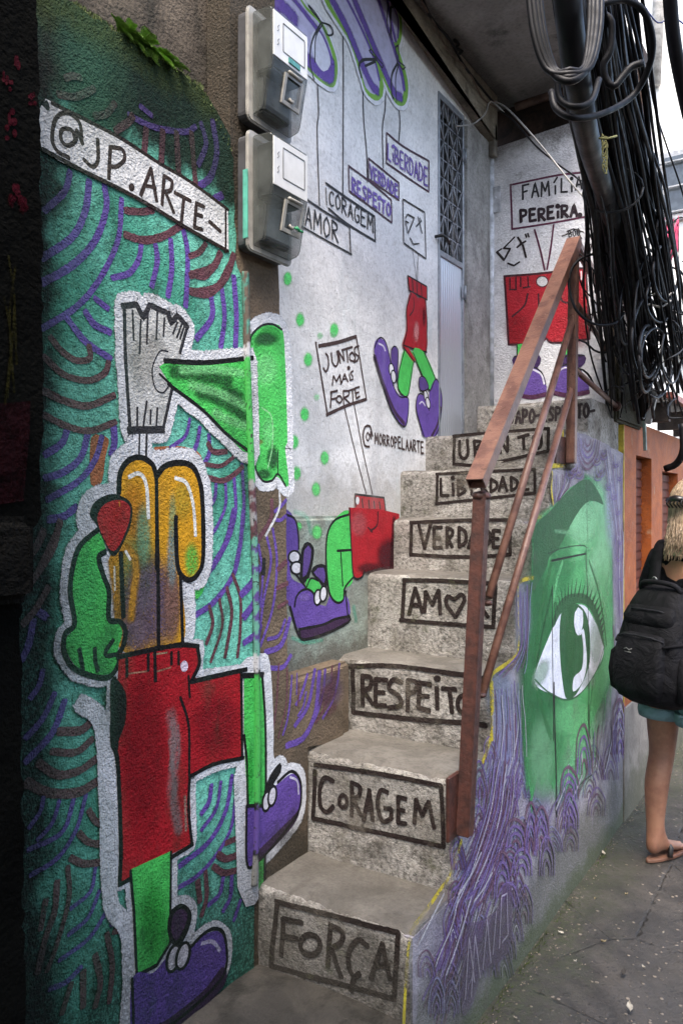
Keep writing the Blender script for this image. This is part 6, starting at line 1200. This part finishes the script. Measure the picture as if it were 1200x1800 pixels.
for s_ in (-1, 1):
    fw = .06 if s_ > 0 else -.04; pl = []
    for i in range(24):
        a = 2 * math.pi * i / 24; y = .06 + fw + .14 * math.cos(a); wv = .040 + .008 * math.cos(a); pl.append((s_ * (.094 + .004 * math.cos(a)) + wv * math.sin(a), y, -.004))
    sd_ = loc("sandal", bevel(MB().prism(pl, (0, 0, .016)).me(), .003, 1), M_SOLE, woman)
    sub("strap", MB().tube([(s_ * .096 - .046, .03 + fw, .012), (s_ * .096 - .040, .045 + fw, .05), (s_ * .096, .055 + fw, .074), (s_ * .096 + .040, .045 + fw, .05), (s_ * .096 + .046, .03 + fw, .012)], .012, 8).me(), M_STRAP, sd_)
# hair: cap plus falling wavy locks
rnd = random.Random(3); hm = MB(); 
vs = []; fs = []; nu, nv = 28, 14
for j in range(nv + 1):
    for i in range(nu):
        a = 2 * math.pi * i / nu; ph = math.pi * .62 * j / nv; r_ = 1 + .05 * mn.noise(Vector((math.cos(a) * 4, math.sin(a) * 4, j * .2)))
        r_ *= .97; vs.append((.098 * r_ * math.sin(ph) * math.sin(a), .012 + (.112 if math.cos(a) < 0 else .088) * r_ * math.sin(ph) * math.cos(a), 1.64 + .122 * math.cos(ph)))
for j in range(nv):
    for i in range(nu): fs.append((j * nu + i, j * nu + (i + 1) % nu, (j + 1) * nu + (i + 1) % nu, (j + 1) * nu + i))
hm.add(vs, fs, True)
for i in range(700):
    a = rnd.uniform(-2.1, 2.1); ph0 = rnd.uniform(.02, 1.2); L = rnd.uniform(.13, .235); wv = rnd.uniform(.003, .009); fr_q = rnd.uniform(14, 26); p0 = rnd.random() * 6; pth = []
    for k2 in range(16):
        t = k2 / 15; ph = ph0 + (1.75 - ph0) * min(1, t * 1.9); fall = max(0, t - .45) / .55
        rad = 1.03 + .05 * rnd.random() * 0 + .02 * math.sin(i); x = -.10 * rad * math.sin(ph) * math.sin(a); y = .012 - .114 * rad * math.sin(ph) * math.cos(a); z = 1.64 + .125 * math.cos(ph)
        x *= 1 - .18 * fall; z -= L * fall; y -= .012 * fall + .03 * fall * fall * math.cos(a)
        pth.append((x + wv * math.sin(fr_q * t + p0) * (.2 + fall), y + wv * math.cos(fr_q * .8 * t + p0) * (.2 + fall), z))
    hm.tube(pth, [(.0034 * (1 - .75 * (q_ / 15) ** 2)) for q_ in range(16)], 5)
M_HAIR = NT("dark blond hair"); _v = M_HAIR.vec((90, 90, 10)); M_HAIR = M_HAIR.fin(M_HAIR.mix(M_HAIR.ramp(M_HAIR.noise(1.4, 4, .6, v=_v), .35, .66), (.34, .25, .16), (.12, .08, .05)), .42, None, 0, .5)
hr = loc("hair", hm.me(), M_HAIR, woman)
cl = MB().tube([(-.045, -.118, 1.655), (0, -.135, 1.665), (.045, -.118, 1.655)], .014, 8)
for i in range(5): cl.tube([(-.036 + .018 * i, -.125, 1.665), (-.036 + .018 * i, -.14, 1.64), (-.036 + .018 * i, -.118, 1.622)], .004, 6)
loc("hair_clip", cl.me(), simple("dark clip", (.015, .012, .012), .3), woman)
loc("collar", MB().tube([(-.075, -.045, 1.435), (-.03, -.078, 1.44), (.03, -.078, 1.44), (.075, -.045, 1.435)], .036, 10).me(), simple("pale green collar", (.30, .50, .30), .8), woman)
# backpack, worn on the back
bpk = empty("backpack", "large black backpack with side pocket and buckles worn by the walking person", "backpack", W0); bpk.rotation_euler = (0, 0, FACE)
M_NYL = NT("black nylon"); M_NYL = M_NYL.fin(M_NYL.mix(M_NYL.ramp(M_NYL.noise(16, 5), .35, .7), (.004, .004, .005), (.008, .008, .010)), .7, M_NYL.bump(M_NYL.noise(11, 5, .6, dist=.8), .02, 1, M_NYL.bump(M_NYL.noise(420, 2), .0006)), 0, .12)
M_NYG = simple("charcoal panel", (.016, .0165, .02), .7, 0, .25, 40, .004, 60, .15); M_BUC = simple("grey buckle", (.22, .22, .22), .35, .3); M_WEB = simple("webbing", (.007, .007, .009), .8, spec=.12)
def loft(rings, mat, name, root, n=28, pw=3.2):
    vs = []; fs = []
    for (cx, cy, z, rx, ry) in rings:
        for i in range(n):
            a = 2 * math.pi * i / n; c_, s_ = math.cos(a), math.sin(a); k2 = (abs(c_) ** pw + abs(s_) ** pw) ** (-1 / pw); wob = 1 + .02 * mn.noise(Vector((c_ * 2, s_ * 2, z * 9)))
            vs.append((cx + rx * c_ * k2 * wob, cy + ry * s_ * k2 * wob, z))
    for j in range(len(rings) - 1):
        for i in range(n): fs.append((j * n + i, j * n + (i + 1) % n, (j + 1) * n + (i + 1) % n, (j + 1) * n + i))
    fs += [list(range(n - 1, -1, -1)), list(range((len(rings) - 1) * n, len(rings) * n))]
    me = mesh(vs, fs, True); return loc(name, me, mat, root)
loft([(0, -.225, .765, .07, .05), (0, -.235, .772, .125, .085), (0, -.245, .80, .158, .118), (0, -.25, .87, .172, .130), (0, -.247, .96, .172, .127), (0, -.238, 1.05, .166, .115), (0, -.225, 1.13, .155, .100), (0, -.21, 1.20, .140, .083), (0, -.198, 1.25, .118, .066), (0, -.192, 1.272, .085, .045), (0, -.19, 1.278, .04, .02)], M_NYL, "body", bpk)
fp_ = loft([(0, -.345, .80, .06, .02), (0, -.358, .81, .10, .035), (0, -.366, .86, .122, .044), (0, -.364, .95, .124, .044), (0, -.352, 1.03, .118, .038), (0, -.338, 1.075, .105, .026), (0, -.33, 1.085, .07, .012)], M_NYL, "front_pocket", bpk)
sub("emblem", MB().tube([(-.05, -.3965, 1.015), (-.035, -.3985, 1.022), (-.02, -.400, 1.015), (-.005, -.400, 1.022)], .0022, 5).tube([(-.045, -.397, 1.005), (-.01, -.400, 1.005)], .0018, 5).me(), M_BUC, fp_)
sub("zipper", MB().tube([(-.115, -.352, 1.06), (-.07, -.372, 1.075), (0, -.378, 1.078), (.07, -.372, 1.075), (.115, -.352, 1.06)], .004, 6).me(), M_NYG, fp_)
tp = loft([(0, -.27, 1.105, .09, .03), (0, -.285, 1.115, .125, .045), (0, -.29, 1.15, .13, .044), (0, -.275, 1.19, .118, .036), (0, -.262, 1.205, .08, .02)], M_NYL, "top_pocket", bpk)
sub("zipper", MB().tube([(-.12, -.292, 1.17), (-.06, -.322, 1.185), (.06, -.322, 1.185), (.12, -.292, 1.17)], .0035, 6).me(), M_NYG, tp)
for s_ in (-1, 1):
    loft([(s_ * .165, -.24, .80, .02, .06), (s_ * .172, -.245, .82, .032, .08), (s_ * .178, -.245, .90, .034, .085), (s_ * .176, -.24, .98, .026, .08), (s_ * .170, -.235, 1.0, .012, .07)], M_NYL, "side_pocket", bpk)
    sp_ = MB().tube([(s_ * .10, -.14, 1.255), (s_ * .115, -.07, 1.415), (s_ * .13, .01, 1.452), (s_ * .135, .09, 1.40), (s_ * .14, .122, 1.26), (s_ * .155, .10, 1.10), (s_ * .17, -.02, .95), (s_ * .165, -.14, .90)], .0, 4) if False else None
    pth = catmull([(s_ * .10, -.14, 1.255), (s_ * .118, -.085, 1.42), (s_ * .13, -.01, 1.462), (s_ * .135, .085, 1.41), (s_ * .14, .128, 1.27), (s_ * .155, .105, 1.10), (s_ * .175, -.02, .96), (s_ * .165, -.14, .90)], step=.02); vs = []; fs = []
    for i, p in enumerate(pth):
        for dx, dz in ((-.028, 0), (.028, 0), (.028, .012), (-.028, .012)): vs.append(p + Vector((dx, 0, 0)) + (p - Vector((p.x, 0, 1.2))).normalized() * dz)
        if i: 
            for q_ in range(4): fs.append(((i - 1) * 4 + q_, (i - 1) * 4 + (q_ + 1) % 4, i * 4 + (q_ + 1) % 4, i * 4 + q_))
    loc("shoulder_strap", mesh(vs, fs, True), M_WEB, bpk)
    cs = loc("compression_strap", MB().tube([(s_ * .15, -.14, 1.10), (s_ * .170, -.21, 1.075), (s_ * .160, -.30, 1.05), (s_ * .12, -.36, 1.04)], .007, 6).me(), M_WEB, bpk)
    sub("buckle", bevel(MB().box((s_ * .165 - .010, -.235, 1.055), (s_ * .165 + .012, -.195, 1.092)).me(), .004, 2), M_BUC, cs)
    loc("hanging_buckle", bevel(MB().box((s_ * .195 - .008, -.175, .985), (s_ * .195 + .008, -.150, 1.03)).me(), .004, 2), M_BUC, bpk)
    loc("side_panel", bevel(MB().prism([(s_ * .158, -.145, 1.21), (s_ * .176, -.15, 1.04), (s_ * .181, -.22, 1.03), (s_ * .166, -.215, 1.17)], (s_ * .006, 0, 0)).me(), .002, 1), M_NYG, bpk)
loc("handle", MB().tube(catmull([(-.10, -.22, 1.255), (-.085, -.235, 1.285), (-.03, -.25, 1.298), (.03, -.25, 1.298), (.085, -.235, 1.285), (.10, -.22, 1.255)], step=.01), .012, 8).me(), M_WEB, bpk)
loc("key_ring", MB().tube([(-.05 + .012 * math.cos(a), -.20, 1.30 + .014 * math.sin(a)) for a in [i * .6 for i in range(11)]], .004, 6).me(), M_BUC, bpk)

for o_ in list(woman.children) + [c_ for w_c in woman.children for c_ in w_c.children] + list(bpk.children) + [c_ for w_c in bpk.children for c_ in w_c.children]:
    pk = o_ in list(bpk.children) or o_.parent in list(bpk.children)
    for v in o_.data.vertices:          # weight on the right leg: hips and shoulders lean over it
        t = max(0, v.co.z - .75) / .75; v.co.x += .035 * min(1, t) ** 1.0 if not pk else .05; v.co.y += .035 * t if not pk else .02
